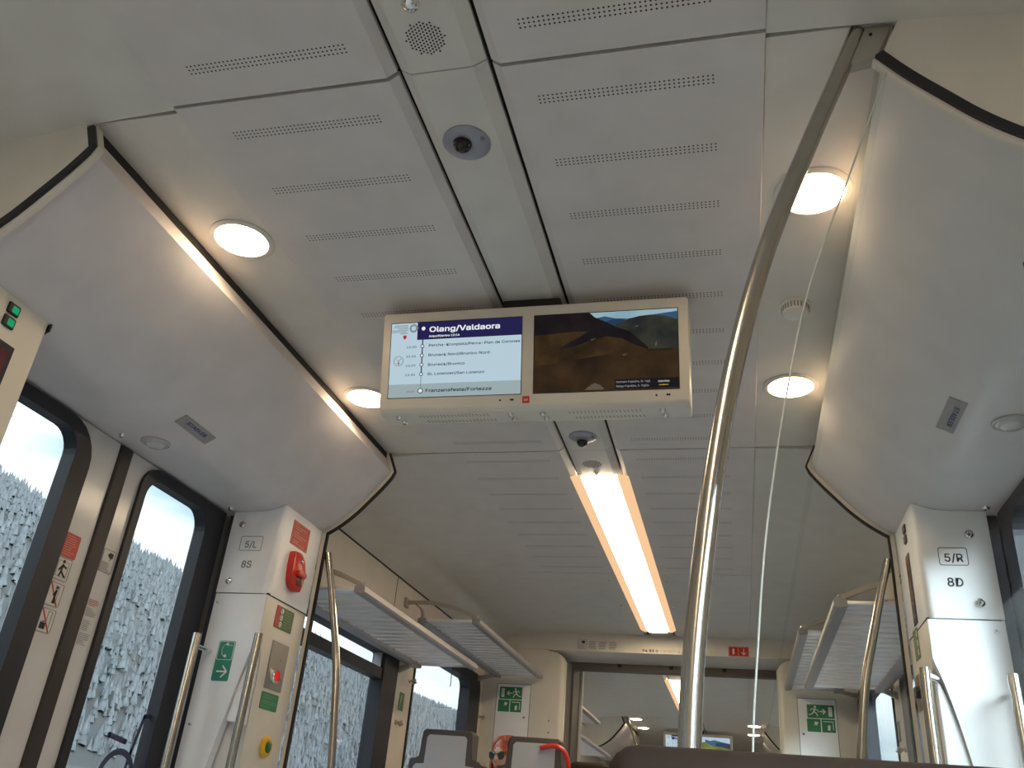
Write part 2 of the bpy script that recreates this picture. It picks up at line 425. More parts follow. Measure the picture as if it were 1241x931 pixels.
dome_screw(CH_N, -0.009, 0.737, 0.013); dome_screw(CH_F, -0.003, 2.448, 0.009)
for x, y in ((-0.131, 3.683), (-0.132, 4.12), (0.115, 3.69), (0.115, 4.12)):
    m = MB(); m.lathe(under(1.0), x, -y, [(0.006, -0.001), (0.006, 0.004), (0.003, 0.006), (0, 0.006)], 12)
    build(m, 'panel_lock', CHROME, smooth=40, label='tiny chrome lock in the plain ceiling panel, ' + ('left' if x < 0 else 'right') + ' of the tube lamp, ' + ('nearer one' if y < 4 else 'farther one'), cat='lock', group='ceiling panel locks')

# door header boxes (coves), their end walls and edge trims
def header(s, ya, yb, label):
    pr = LIP + COVE_P; pr = pr + [(DX + 0.015, 0.731), (DX + 0.015, 1.0), (0.640, 1.0)]
    m = MB(); m.extr(mir(pr, s), ya, yb)
    o = build(m, 'door_header_panel', COVE, smooth=22, label=label, cat='header panel', group='panels above the doors')
    m = MB(); m.box(*sorted((s * 0.631, s * 0.6395)), ya + 0.001, yb - 0.001, 0.9875, 1.0048); build(m, 'shadow_joint', DARK, o)
    return o
HL = header(-1, V1A, V1B, 'sloping grey panel above the left door, from near bulkhead to door pillar')
HR = header(1, V1A, V1B, 'sloping grey panel above the right door, behind the steel pole')
HL2 = header(-1, V2A, V2B, 'distant sloping door panel left beyond the gangway')
HR2 = header(1, V2A, V2B, 'distant sloping door panel right beyond the gangway')
def band(prof, d0, d1, s, ya, yb):
    a = offset_poly(prof, d0); c = offset_poly(prof, d1)
    m = MB(); m.strip(mir(a, s), mir(c, s), ya, yb); return m
n_tr = 0
for s in (-1, 1):
    for (ye, far) in ((V1A, False), (V1B, True), (V2A, False)):
        n_tr += 1
        prof = [(0.637, 1.003), (0.629, 0.985)] + COVE_P
        y0, y1 = (ye - 0.017, ye - 0.001) if not far else (ye + 0.001, ye + 0.010)
        top = [(x, z) for x, z in SLOPE[::-1] if x > 0.645] + [(0.637, 0.996)]
        m = MB(); pr = prof + [(1.03, 0.731), (1.03, 0.90)] + top
        m.extr(mir(pr, s), y0, y1); t = struct(m, f'trim_{n_tr}', CREAM)
        if far:
            ed = [(0.637, 1.003), (0.629, 0.985)] + [p for p in COVE_P if p[0] < 0.795] + [(0.797, 0.753), (0.798, 0.70), (0.797, 0.40), (0.796, 0.0), (0.796, FLOOR + 0.02)]
            build(band(ed, 0.001, 0.0105, s, ye + 0.0, ye + 0.012), 'edge_strip', WALLM, t)
            build(band(ed, 0.0105, 0.0155, s, ye + 0.002, ye + 0.014), 'rubber_gasket', DARK, t)
        else:
            ed = prof[1:] if s < 0 else prof[2:]
            build(band(ed, 0.001, 0.0135, s, y0 - 0.002, y1 + 0.0015), 'rubber_gasket', BLACK, t)
            build(band(ed, 0.0135, 0.0170, s, y0 + 0.004, y1 + 0.001), 'edge_strip', WALLM, t)

# side walls with window openings
WIN = [(-2.55, -1.5), (-1.3, 0.55), (2.36, 3.47), (3.665, 4.72), (5.75, 6.75), (6.95, 7.95)]
WZ0, WZ1 = -0.24, 0.735
def wall(s, nm):
    for (ya, yb) in ((YN, 0.883), (2.298, 4.789), (5.3, V2A - 0.018), (V2B + 0.01, YF)):
        m = MB(); ys = [w for w in WIN if ya < w[0] < yb]
        def bx(a, b, z0, z1): m.box(*sorted((s * WX, s * 1.04)), a, b, z0, z1)
        cur = ya
        for (a, b) in ys:
            zt = 0.625 if (a > 2 and b < 3.5) or a < 2 else WZ1
            bx(cur, a, FLOOR, 1.05); bx(a, b, FLOOR, WZ0); bx(a, b, zt, 1.05); cur = b
        bx(cur, yb, FLOOR, 1.05); o = struct(m, nm, WALLM)
        if 2 < ya < 6:                                           # shadow joint between wall and ceiling, joints between panels
            m = MB(); m.box(*sorted((s * (WX - 0.003), s * (WX + 0.002))), max(ya, 2.31), yb - 0.001, 0.9025, 0.9075); build(m, 'shadow_joint', DARK, o)
            for y in (3.335, 4.2, 6.3):
                if ya < y < yb:
                    m = MB(); m.box(*sorted((s * (WX - 0.001), s * (WX + 0.002))), y, y + 0.004, 0.60, 0.90); build(m, 'panel_joint', DARK, o)
    for ya, yb, lo in ((0.884, V1B + 0.012, 0.735), (V2A - 0.017, V2B + 0.009, FLOOR)):
        m = MB(); m.box(*sorted((s * 1.022, s * 1.04)), ya, yb, lo, 1.05); struct(m, nm, WALLM)
    for ya, yb in ((0.884, 1.10), (2.06, V1B + 0.012)):
        m = MB(); m.box(*sorted((s * 1.003, s * 1.0215)), ya, yb, FLOOR, 0.73); struct(m, nm, WALLM)
    m = MB(); m.box(*sorted((s * 1.0, s * 1.04)), 4.79, 5.3, FLOOR, 1.05); struct(m, nm, WALLM)
wall(-1, 'wall_left'); wall(1, 'wall_right')
m = MB(); m.box(-1.04, 1.04, YN - 0.05, YN, FLOOR, 1.05); struct(m, 'wall_back', CREAM)
m = MB(); m.box(-1.04, 1.04, YF, YF + 0.05, FLOOR, 1.05); struct(m, 'wall_front', CREAM)

# windows
def W(s, x): return left(-x) if s < 0 else right(x)
def uy(s, y): return y if s < 0 else -y
def rr(s, ya, yb, z0, z1, r, n=6):
    a, b = sorted((uy(s, ya), uy(s, yb)))
    if isinstance(r, (list, tuple)) and s > 0: r = (r[1], r[0], r[3], r[2])
    return rrect(a, b, z0, z1, r, n)
nw = 0
for s in (-1, 1):
    for i, (a, b) in enumerate(WIN):
        nw += 1; f = W(s, WX)
        if i == 2:
            m = MB(); m.ring(f, rr(s, a + .001, b - .001, WZ0 + .001, 0.624, 0.005), rr(s, a + 0.03, 3.315, WZ0 + 0.04, 0.587, 0.012), -0.05, 0.006)
            o = struct(m, f'window_{nw}', BLACK)
            m = MB(); m.fbox(f, *sorted((uy(s, a + 0.02), uy(s, 3.32))), 0.490, 0.530, -0.046, 0.0); build(m, 'transom', BLACK, o)
            m = MB(); m.fbox(f, *sorted((uy(s, 3.300), uy(s, 3.312))), 0.530, 0.588, -0.04, -0.008); build(m, 'vent_latch', PLASTW, o)
            m = MB(); m.prism(f, rr(s, a + 0.028, 3.317, WZ0 + 0.038, 0.589, 0.012), -0.036, -0.030); build(m, 'window_glass', GLASSW, o)
        else:
            zt = 0.624 if i < 2 else WZ1 - .001
            big = i in (3,)
            inn = rr(s, a + 0.014, 4.515 if big else b - 0.05, WZ0 + 0.04, zt - 0.052, (0.01, 0.05, 0.05, 0.01) if big else 0.05)
            m = MB(); m.ring(f, rr(s, a + .001, b - .001, WZ0 + .001, zt, (0.005, 0.06, 0.09, 0.005) if big else 0.01), inn, -0.05, 0.006)
            o = struct(m, f'window_{nw}', BLACK)
            m = MB(); m.prism(f, rr(s, a + 0.012, 4.517 if big else b - 0.048, WZ0 + 0.038, zt - 0.05, (0.01, 0.05, 0.05, 0.01) if big else 0.05), -0.036, -0.030); build(m, 'window_glass', GLASSW, o)

# far bulkhead: header, gangway frame, bellows
m = MB()
m.extr([(-WX, 0.905), (-0.53, 0.905), (0.53, 0.905), (WX, 0.905)] + [(x, z) for x, z in SLOPE[::-1]] + [(-x, z) for x, z in SLOPE], BH, BH + 0.045)
hd = struct(m, 'trim_7', CREAM)
m = MB(); m.face([(-0.66, BH, 0.905), (0.70, BH, 0.905), (0.70, BH + 0.18, 0.876), (-0.66, BH + 0.18, 0.876)])
m.face([(-0.58, BH + 0.04, 0.95), (0.58, BH + 0.04, 0.95), (0.58, BH + 0.18, 0.95), (-0.58, BH + 0.18, 0.95)])
m.face([(-0.58, BH + 0.18, 0.95), (0.58, BH + 0.18, 0.95), (0.58, BH + 0.18, 0.876), (-0.58, BH + 0.18, 0.876)])
build(m, 'soffit', WALLM, hd)
GANG = mat('gangway_brown', (0.10, 0.085, 0.075), 0.6)
m = MB(); m.ring(front(4.975), rrect(-0.60, 0.72, FLOOR + 0.15, 0.95, 0.02), rrect(-0.497, 0.665, FLOOR + 0.16, 0.838, (0.0, 0.0, 0.02, 0.02)), -0.06, 0)
gf = struct(m, 'trim_8', GANG)
for x in (-0.241, 0.044, 0.327):
    m = MB(); m.lathe(front(4.975), x, 0.868, [(0.012, 0), (0.012, 0.003), (0.008, 0.004), (0.007, 0.001), (0, 0.001)], 20); build(m, 'socket', DARK, gf)
BELL = mat('bellows_grey', (0.20, 0.19, 0.18), 0.7)
for s in (-1,):
    m = MB()
    for i in range(6):
        y = 4.86 + i * 0.019
        m.extr([(s * (0.512 - 0.003 * (i % 2)), FLOOR + 0.16), (s * 0.55, FLOOR + 0.16), (s * 0.55, 0.86), (s * (0.512 - 0.003 * (i % 2)), 0.86)], y, y + 0.011)
    build(m, 'bellows', BELL, gf)
m = MB()
m.box(-0.62, -0.515, 5.04, 5.3, FLOOR + 0.15, 1.05); m.box(0.69, 0.75, 5.04, 5.3, FLOOR + 0.15, 1.05); m.box(-0.515, 0.69, 5.04, 5.3, 0.90, 1.05)
struct(m, 'trim_9', GANG)
m = MB()
m.box(-1.0, -0.50, 5.3, 5.345, FLOOR + 0.15, 1.0, 0.01); m.box(0.70, 1.0, 5.3, 5.345, FLOOR + 0.15, 1.0, 0.01)
gp = struct(m, 'trim_10', CREAM)
m = MB()
for z in (0.60, 0.55): m.disc(front(5.3), -0.52, z, 0.006, 0, 0.004, 12)
build(m, 'screw', GREYI, gp)

# doors
def door(s, nm):
    root = thing(nm, None, None, (s * DX, 1.585, FLOOR), kind='structure'); f = W(s, DX)
    U = lambda y: uy(s, y)
    leaves = [((1.105, 1.576), (1.17, 1.442), (1.115, 1.494)), ((1.620, 2.047), (1.698, 1.965), (1.674, 2.046))]
    for (oa, ob), (ga, gb), (fa, fb) in leaves:
        hole = rr(s, ga, gb, -0.62, 0.695, 0.05)
        m = MB(); m.ring(f, rr(s, oa, ob, FLOOR + .01, 0.728, 0.004), rr(s, ga - .004, gb + .004, -0.624, 0.699, 0.052), -0.03, 0.0)
        lf = build(m, 'door_leaf', DOORP, root)
        if fb > 2: fr_o = rr(s, fa, fb, -0.66, 0.724, (0.05, 0.003, 0.003, 0.06))
        else: fr_o = rr(s, fa, fb, -0.66, 0.724, (0.003, 0.06, 0.09, 0.003))
        m = MB(); m.ring(f, fr_o, hole, -0.025, 0.008); build(m, 'rubber_frame', BLACK, lf)
        m = MB(); m.prism(f, rr(s, ga - .002, gb + .002, -0.622, 0.697, 0.052), -0.02, -0.014); build(m, 'window_glass', GLASSW, lf)
    m = MB(); m.fbox(f, *sorted((U(1.5765), U(1.6195))), FLOOR + .01, 0.728, -0.028, 0.006, 0.004); build(m, 'centre_seal', SEAL, root)
    return root
D1 = door(-1, 'door_1'); D2 = door(1, 'door_2')
# ================================================================== PILLARS BESIDE THE DOORS
def pillar(s, label, seam):
    f = front(2.05); g = W(s, 0.80); X = lambda x: s * x
    root = thing('door_pillar', label, 'pillar', (s * 0.9, 2.16, FLOOR), 'pillars beside the doors')
    def cover(prof, y0, y1, bevx):
        m = MB(); m.extr(mir(prof, s), y0, y1)
        es = [e for e in m.b.edges if all(abs(abs(v.co.x) - bevx) < 1e-5 and abs(v.co.y - y0) < 1e-5 for v in e.verts)]
        if es: bmesh.ops.bevel(m.b, geom=es, offset=0.022, segments=5, profile=0.5, affect='EDGES')
        return m
    topp = [(x, z - 0.001) for x, z in COVE_P if 0.80 <= x < 0.955]
    topp = [(0.80, 0.752)] + [p for p in topp if p[0] > 0.801] + [(0.955, 0.7295)]
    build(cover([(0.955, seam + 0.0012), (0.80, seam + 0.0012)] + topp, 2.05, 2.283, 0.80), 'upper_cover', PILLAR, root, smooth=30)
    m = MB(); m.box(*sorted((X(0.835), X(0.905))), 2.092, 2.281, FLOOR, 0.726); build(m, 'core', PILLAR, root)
    m = MB(); m.box(*sorted((X(0.906), X(0.984))), 2.078, 2.281, FLOOR, 0.7285); build(m, 'door_jamb', BLACK, root)
    # lower cover: front sheet with the curved scoop for the hand rail, and the aisle-side sheet
    curve = catm([(0.800, 0.402), (0.817, 0.350), (0.835, 0.270), (0.850, 0.187), (0.862, 0.120), (0.874, 0.04), (0.884, -0.10), (0.888, -0.30), (0.888, FLOOR + .01)], 4)
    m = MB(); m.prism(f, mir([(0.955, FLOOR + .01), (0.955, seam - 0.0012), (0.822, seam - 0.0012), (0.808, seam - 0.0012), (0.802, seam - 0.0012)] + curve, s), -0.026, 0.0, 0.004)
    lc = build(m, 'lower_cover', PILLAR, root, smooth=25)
    m = MB(); m.prism(g, [(uy(s, 2.283), FLOOR + .01), (uy(s, 2.283), seam - 0.0012), (uy(s, 2.051), seam - 0.0012), (uy(s, 2.051), 0.405), (uy(s, 2.072), 0.375), (uy(s, 2.086), 0.330), (uy(s, 2.088), FLOOR + .01)], -0.034, 0.0, 0.003)
    build(m, 'side_cover', CREAM, root, smooth=25)
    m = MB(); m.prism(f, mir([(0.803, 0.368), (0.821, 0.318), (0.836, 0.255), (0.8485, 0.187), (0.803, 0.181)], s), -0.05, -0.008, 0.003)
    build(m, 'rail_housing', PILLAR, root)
    m = MB(); m.box(*sorted((X(0.801), X(0.95))), 2.056, 2.279, seam - 0.0035, seam + 0.0035); build(m, 'joint', DARK, root)
    def lock(x, z, r):
        m = MB(); m.lathe(f, s * x, z, [(r, -0.001), (r, 0.003), (r * 0.8, 0.006), (r * 0.55, 0.007), (r * 0.5, 0.003), (0, 0.003)], 24); k = build(m, 'cover_lock', CHROME, root, smooth=40)
        m = MB(); m.lathe(f, s * x, z, [(r * 0.3, 0.003), (r * 0.3, 0.006), (0, 0.006)], 3); build(m, 'lock_core', GREYI, k)
    if s < 0: lock(0.9215, 0.693, 0.0095); lock(0.9235, 0.535, 0.0095); lock(0.940, 0.477, 0.0042); lock(0.937, 0.172, 0.0042)
    else: lock(0.912, 0.675, 0.0105); lock(0.912, 0.521, 0.0105); lock(0.933, 0.460, 0.0048)
    # lettering with its outlined box
    m = MB()
    t1, t2 = ('5/L', '8S') if s < 0 else ('5/R', '8D')
    cx, bz = (-0.8825, 0.619) if s < 0 else (0.8725, 0.6035)
    w, h = (0.067, 0.041) if s < 0 else (0.060, 0.041)
    m.ring(f, rrect(cx - w / 2, cx + w / 2, bz, bz + h, 0.005), rrect(cx - w / 2 + .0013, cx + w / 2 - .0013, bz + .0013, bz + h - .0013, 0.004), -0.0005, 0.0008)
    m.text(f, cx, bz + 0.0085, 0.0245, t1, 0, 0.001, 'CENTER', bold=0.012)
    m.text(f, cx + (0.0 if s < 0 else -0.004), bz - 0.047, 0.0255, t2, 0, 0.001, 'CENTER', bold=0.012)
    build(m, 'lettering', GREYI if s < 0 else INK, root)
    return root
PL = pillar(-1, 'white pillar left of the saloon, lettered 5/L and 8S, beside the left door', 0.503)
PR = pillar(1, 'white pillar right of the saloon, lettered 5/R and 8D, beside the right door', 0.485)
def led_panel(s, root, y0, z0, dy=1):
    """two small lit lamps and a dark red display on the aisle face"""
    g = W(s, 0.80); U = lambda y: uy(s, y)
    for dz in (0, 1):
        zc = z0 + 0.225 - dz * 0.025
        m = MB(); m.fbox(g, *sorted((U(y0 - 0.045), U(y0 - 0.018))), zc - 0.0105, zc + 0.0105, -0.001, 0.004, 0.003); b = build(m, 'indicator_housing', BLACK, root)
        m = MB(); m.fbox(g, *sorted((U(y0 - 0.036), U(y0 - 0.022))), zc - 0.007, zc + 0.006, 0.003, 0.0048, 0.001)
        build(m, 'indicator_lamp', LEDG if s < 0 else BTNG, b)
    m = MB(); m.fbox(g, *sorted((U(y0 - 0.13 if s < 0 else y0 - 0.042), U(y0))), z0, z0 + 0.165, -0.001, 0.002, 0.001); d = build(m, 'number_display', BLACK, root)
    m = MB(); m.fbox(g, *sorted((U(y0 - 0.12 if s < 0 else y0 - 0.037), U(y0 - 0.008))), z0 + 0.012, z0 + 0.153, 0.001, 0.0026); build(m, 'display_glass', REDG, d)
LEDG = emit('green_led', (0.015, 0.30, 0.12), 1.0)
REDG = mat('dark_red_display', (0.10, 0.012, 0.008), 0.15)
led_panel(1, PR, 2.188, 0.497)
def near_pillar(s, label):
    root = thing('door_pillar', label, 'pillar', (s * 0.89, 1.0, FLOOR), 'pillars beside the doors')
    topp = [(0.80, 0.752)] + [(x, z - 0.001) for x, z in COVE_P if 0.801 < x < 0.96] + [(0.98, 0.7295)]
    for nm, pr in (('upper_cover', [(0.98, 0.342), (0.80, 0.342)] + topp), ('lower_cover', [(0.98, FLOOR + .01), (0.80, FLOOR + .01), (0.80, 0.338), (0.98, 0.338)])):
        m = MB(); m.extr(mir(pr, s), 0.905, 1.098)
        es = [e for e in m.b.edges if all(abs(abs(v.co.x) - 0.80) < 1e-5 and abs(v.co.y - 1.098) < 1e-5 for v in e.verts)]
        bmesh.ops.bevel(m.b, geom=es, offset=0.012, segments=4, profile=0.5, affect='EDGES')
        build(m, nm, CREAM, root, smooth=30)
    m = MB(); m.box(*sorted((s * 0.803, s * 0.978)), 0.907, 1.094, 0.33, 0.35); build(m, 'joint', DARK, root)
    m = MB(); m.extr(mir([(0.7990, 0.7530), (0.7995, 0.738), (0.812, 0.731), (0.820, 0.7435)], s), 1.0985, 1.1025); build(m, 'rubber_corner', BLACK, root)
    led_panel(s, root, 1.046, 0.505)
    return root
NL = near_pillar(-1, 'cream pillar at the left picture edge with two green lamps and a dark red display')
NR = near_pillar(1, 'cream pillar whose dark rubber corner just shows at the right picture edge')

# ------------------------------------------------------------------ rails and poles
def rail(s, kind, label, z1):
    root = thing('grab_rail', label, 'handrail', (s * (0.93 if kind == 'door' else 0.768), 1.975, -0.5), 'straight steel grab rails')
    if kind == 'door':
        x, y = s * 0.93, 1.975
        m = MB(); m.tube([(x, y, -0.5), (x, y, z1 - 0.004), (x, y, z1)], [0.0114, 0.0114, 0.0105], 20); r = build(m, 'tube', STEEL, root, smooth=40)
        for z in (z1 - 0.03, -0.46):
            m = MB(); m.tube([(x, y, z), (x, 2.052, z)], 0.006, 12); build(m, 'standoff', CHROME, root, smooth=40)
    else:
        m = MB(); p = [(0.766, 1.985, -0.5), (0.767, 1.988, 0.1), (0.770, 1.997, z1 - 0.06), (0.773, 2.002, z1)]
        m.tube([(s * a, b, c) for a, b, c in p], 0.0105, 20); build(m, 'tube', STEEL, root, smooth=40)
        for z in (-0.47, z1 - 0.012):
            m = MB(); m.tube([(s * 0.770, 1.995, z), (s * 0.808, 2.06, z)], 0.0075, 12); build(m, 'standoff', CHROME, root, smooth=40)
rail(-1, 'door', 'straight steel grab rail against the black frame of the left door', 0.380)
rail(1, 'door', 'straight steel grab rail at the right picture edge by the black door frame', 0.360)
rail(-1, 'pillar', 'straight steel grab rail in the scoop of the pillar marked 5/L', 0.39)
rail(1, 'pillar', 'straight steel grab rail in the scoop of the pillar marked 5/R', 0.37)

POLE = [(0.585, 1.0), (0.553, 0.918), (0.514, 0.822), (0.449, 0.651), (0.408, 0.504), (0.381, 0.371), (0.363, 0.245), (0.354, 0.163), (0.349, 0.084), (0.344, -0.05), (0.340, -0.2), (0.338, FLOOR + 0.0)]
def main_pole(s, y, label, z_mul=1.0):
    root = thing('curved_pole', label, 'pole', (s * 0.34, y, FLOOR), 'curved poles at the entrance')
    pts = catm([(s * x, y, z) for x, z in POLE], 5)
    m = MB(); m.tube(pts, 0.0113, 20); build(m, 'tube', STEEL, root, smooth=40)
    m = MB(); m.prism(front(y), mir([(0.592, 1.001), (0.627, 1.001), (0.622, 0.982), (0.604, 0.944), (0.563, 0.936), (0.575, 0.965)], s), -0.012, 0.006, 0.002)
    build(m, 'bracket_plate', BRACK, root)
    m = MB(); m.disc(front(y), s * 0.60, 0.985, 0.002, 0.005, 0.008, 8); build(m, 'screw', DARK, root)
    return root
main_pole(1, V1A, 'tall curved steel pole sweeping from the ceiling down behind the brown headrest')
main_pole(-1, V2A, 'distant curved steel pole beyond the gangway, left of the farthest screen')
GE = catm([(0.617, 0.927), (0.552, 0.749), (0.495, 0.594), (0.461, 0.459), (0.430, 0.297), (0.414, 0.165), (0.406, 0.08), (0.398, -0.08), (0.392, -0.3)], 5)
gs = thing('glass_screen', 'clear glass draught screen with a curved polished edge right of the tall steel pole', 'glass screen', (0.6, V1A - 0.008, -0.3))
m = MB(); cz = offset_poly([p for p in COVE_P if p[0] < 0.95], 0.010)
m.prism(front(V1A - 0.006), GE + [(0.93, -0.3), (0.93, 0.722)] + cz[::-1], -0.001, 0.003); build(m, 'pane', GLASSS, gs)
m = MB(); m.tube([(x, V1A - 0.008, z) for x, z in GE], 0.0011, 8); build(m, 'polished_edge', GEDGE, gs, smooth=60)

FP = [(-0.779, 0.690), (-0.748, 0.590), (-0.722, 0.495), (-0.693, 0.382), (-0.672, 0.245), (-0.656, 0.108), (-0.646, -0.05), (-0.640, -0.25), (-0.638, FLOOR)]
def far_pole(s, label):
    root = thing('curved_pole', label, 'pole', (s * 0.64, 2.305, FLOOR), 'curved poles at the entrance')
    m = MB(); pts = catm([(-s * x * -1 * -1, 2.305, z) for x, z in FP], 5) if False else catm([(s * -x, 2.305, z) for x, z in FP], 5)
    m.tube(pts, 0.0106, 20); t = build(m, 'tube', STEEL, root, smooth=40)
    m = MB(); m.lathe(Fr(pts[0], (1, 0, 0), (0, 1, 0)), 0, 0, [(0.0095, -0.002), (0.0102, 0.001), (0.008, 0.0015), (0, 0.0015)], 20); build(m, 'end_cap', DARK, t)
    m = MB(); m.prism(front(2.305), mir([(0.792, 0.655), (0.765, 0.655), (0.748, 0.588), (0.792, 0.588)], s), -0.006, 0.006, 0.002); build(m, 'bracket_plate', WALLM, root)
far_pole(-1, 'short curved steel pole before the left luggage rack, beside the 5/L pillar')
far_pole(1, 'short curved steel pole before the right luggage rack, beside the 5/R pillar')

# ------------------------------------------------------------------ lamps, cameras, detectors
def downlight(x, y, label, light=True):
    f = under(1.005); root = thing('downlight', label, 'ceiling lamp', (x, y, 1.0), 'round warm ceiling lamps')
    m = MB(); m.lathe(f, x, -y, [(0.0645, -0.002), (0.0645, 0.0025), (0.062, 0.0042), (0.053, 0.0042), (0.0515, 0.001), (0.0515, -0.002)], 48); build(m, 'rim', LRIM, root, smooth=40)
    m = MB(); m.lathe(f, x, -y, [(0.0512, -0.001), (0.0512, 0.004), (0.047, 0.0065), (0.030, 0.009), (0, 0.0098)], 40); build(m, 'diffuser', LAMP, root, smooth=60)
downlight(-0.535, 1.212, 'round glowing lamp nearest the upper left corner, above the left door panel')
downlight(-0.548, 1.912, 'round glowing lamp half hidden by the left end of the hanging screen')
downlight(0.550, 1.218, 'round glowing lamp crossed by the steel pole, upper right')
downlight(0.545, 1.930, 'round glowing lamp right of the pole at the height of the hanging screen')
downlight(-0.52, 8.42, 'distant glowing lamp beyond the gangway, upper one of the left pair')
downlight(-0.52, 9.08, 'distant glowing lamp beyond the gangway, lower one of the left pair')
downlight(0.525, 8.46, 'distant glowing lamp beyond the gangway, upper one of the right pair')
downlight(0.525, 9.12, 'distant glowing lamp beyond the gangway, lower one of the right pair')
def tube_lamp(ya, yb, label, kind=None):
    root = thing('tube_lamp', label, 'ceiling lamp', (0, (ya + yb) / 2, 0.98), None if kind else 'tube lamps in the centre channel', kind)
    for s in (-1, 1):
        m = MB(); m.extr(mir([(0.058, 0.992), (0.060, 0.987), (0.074, 0.990), (0.092, 0.9995), (0.092, 1.002), (0.058, 1.006)], s), ya + 0.001, yb); build(m, 'side_lens', TSIDE, root)
    m = MB(); m.extr([(-0.057, 1.006), (-0.057, 0.994), (-0.044, 0.986), (0, 0.983), (0.044, 0.986), (0.057, 0.994), (0.057, 1.006)], ya + 0.006, yb - 0.012); build(m, 'diffuser', TUBE, root, smooth=60)
    m = MB(); m.extr([(-0.058, 1.01), (-0.058, 0.993), (-0.045, 0.984), (0.045, 0.984), (0.058, 0.993), (0.058, 1.01)], yb - 0.012, yb); build(m, 'end_cap', LRIM, root)
tube_lamp(2.482, 4.65, 'long bright tube lamp running down the centre of the far ceiling')
tube_lamp(6.21, 7.95, 'distant tube lamp seen through the gangway, beside the steel pole')
tube_lamp(-2.4, 0.58, None, 'structure')
# the lamp behind the camera is part of the unseen room
def cctv(x, y, label, ball):
    f = under(1.0); root = thing('dome_camera', label, 'security camera', (x, y, 0.99), 'dome cameras in the centre channel')
    m = MB(); m.lathe(f, x, -y, [(0.040, -0.002), (0.040, 0.002), (0.037, 0.0045), (0.028, 0.0075), (0.020, 0.009), (0, 0.0095)], 40); build(m, 'ring', CAMR, root, smooth=35)
    m = MB(); bx, by = ball
    m.lathe(f, x + bx, -(y + by), [(0.0158 * math.cos(t), 0.010 + 0.0158 * math.sin(t)) for t in [k * math.pi / 16 for k in range(8)]] + [(0, 0.0258)], 28); build(m, 'dome', SMOKED, root, smooth=60)
    m = MB(); m.disc(f, x + 0.031, -(y - 0.012) , 0.003, 0.0, 0.011, 10); build(m, 'screw', GREYI, root)
cctv(-0.006, 1.010, 'round camera dome between the speaker grille and the hanging screen', (-0.004, -0.008))
cctv(-0.003, 2.185, 'round camera dome just beyond the hanging screen, before the tube lamp', (-0.003, 0.012))
f = under(1.005); root = thing('smoke_detector', 'small white perforated detector puck on the ceiling right of the steel pole', 'smoke detector', (0.538, 1.57, 0.98))
m = MB(); m.lathe(f, 0.538, -1.57, [(0.031, -0.001), (0.031, 0.004), (0.0275, 0.005), (0.0275, 0.017), (0.025, 0.0215), (0.018, 0.023), (0, 0.0235)], 36); build(m, 'housing', CREAM, root, smooth=35)
m = MB()
for k in range(26):
    a = 2 * math.pi * k / 26; c, sn = math.cos(a), math.sin(a)
    for d in (0.0085, 0.0125, 0.0165): m.fbox(Fr(f.p(0.538 + 0.0275 * c, -1.57 + 0.0275 * sn, d), f.u * -sn + f.v * c, f.n), -0.0013, 0.0013, -0.0011, 0.0011, -0.0003, 0.0004)
build(m, 'vent_holes', DARK, root)
def sensor(s, label):
    f = under(cove_z(0.895)); x, y = s * 0.895, 1.578
    root = thing('door_sensor', label, 'sensor', (x, y, 0.72), 'round sensors above the doors')
    m = MB(); m.lathe(f, x, -y, [(0.033, -0.004), (0.033, 0.003), (0.030, 0.005), (0.027, 0.004), (0.022, 0.006)], 36); build(m, 'rim', PLASTW, root, smooth=40)
    m = MB(); m.lathe(f, x, -y, [(0.0225, 0.002), (0.0215, 0.008), (0.016, 0.012), (0.0, 0.014)], 36); build(m, 'lens', mat('milky_lens', (0.55, 0.55, 0.54), 0.15), root, smooth=60)
sensor(-1, 'round clear sensor above the left door beside the grey foil sticker')
sensor(1, 'round clear sensor at the right picture edge above the right door')
for s, y, l in ((-1, 1.53, 'small chrome lock at the seam above the left door'), (-1, 2.02, 'small chrome lock above the left door, next to the 5/L pillar'), (1, 2.025, 'small chrome lock above the right door, next to the 5/R pillar')):
    m = MB(); m.lathe(under(cove_z(0.95)), s * 0.950, -y, [(0.009, -0.003), (0.009, 0.003), (0.006, 0.007), (0.004, 0.006), (0, 0.004)], 20); build(m, 'key_lock', CHROME, smooth=40, label=l, cat='lock', group='locks above the doors')

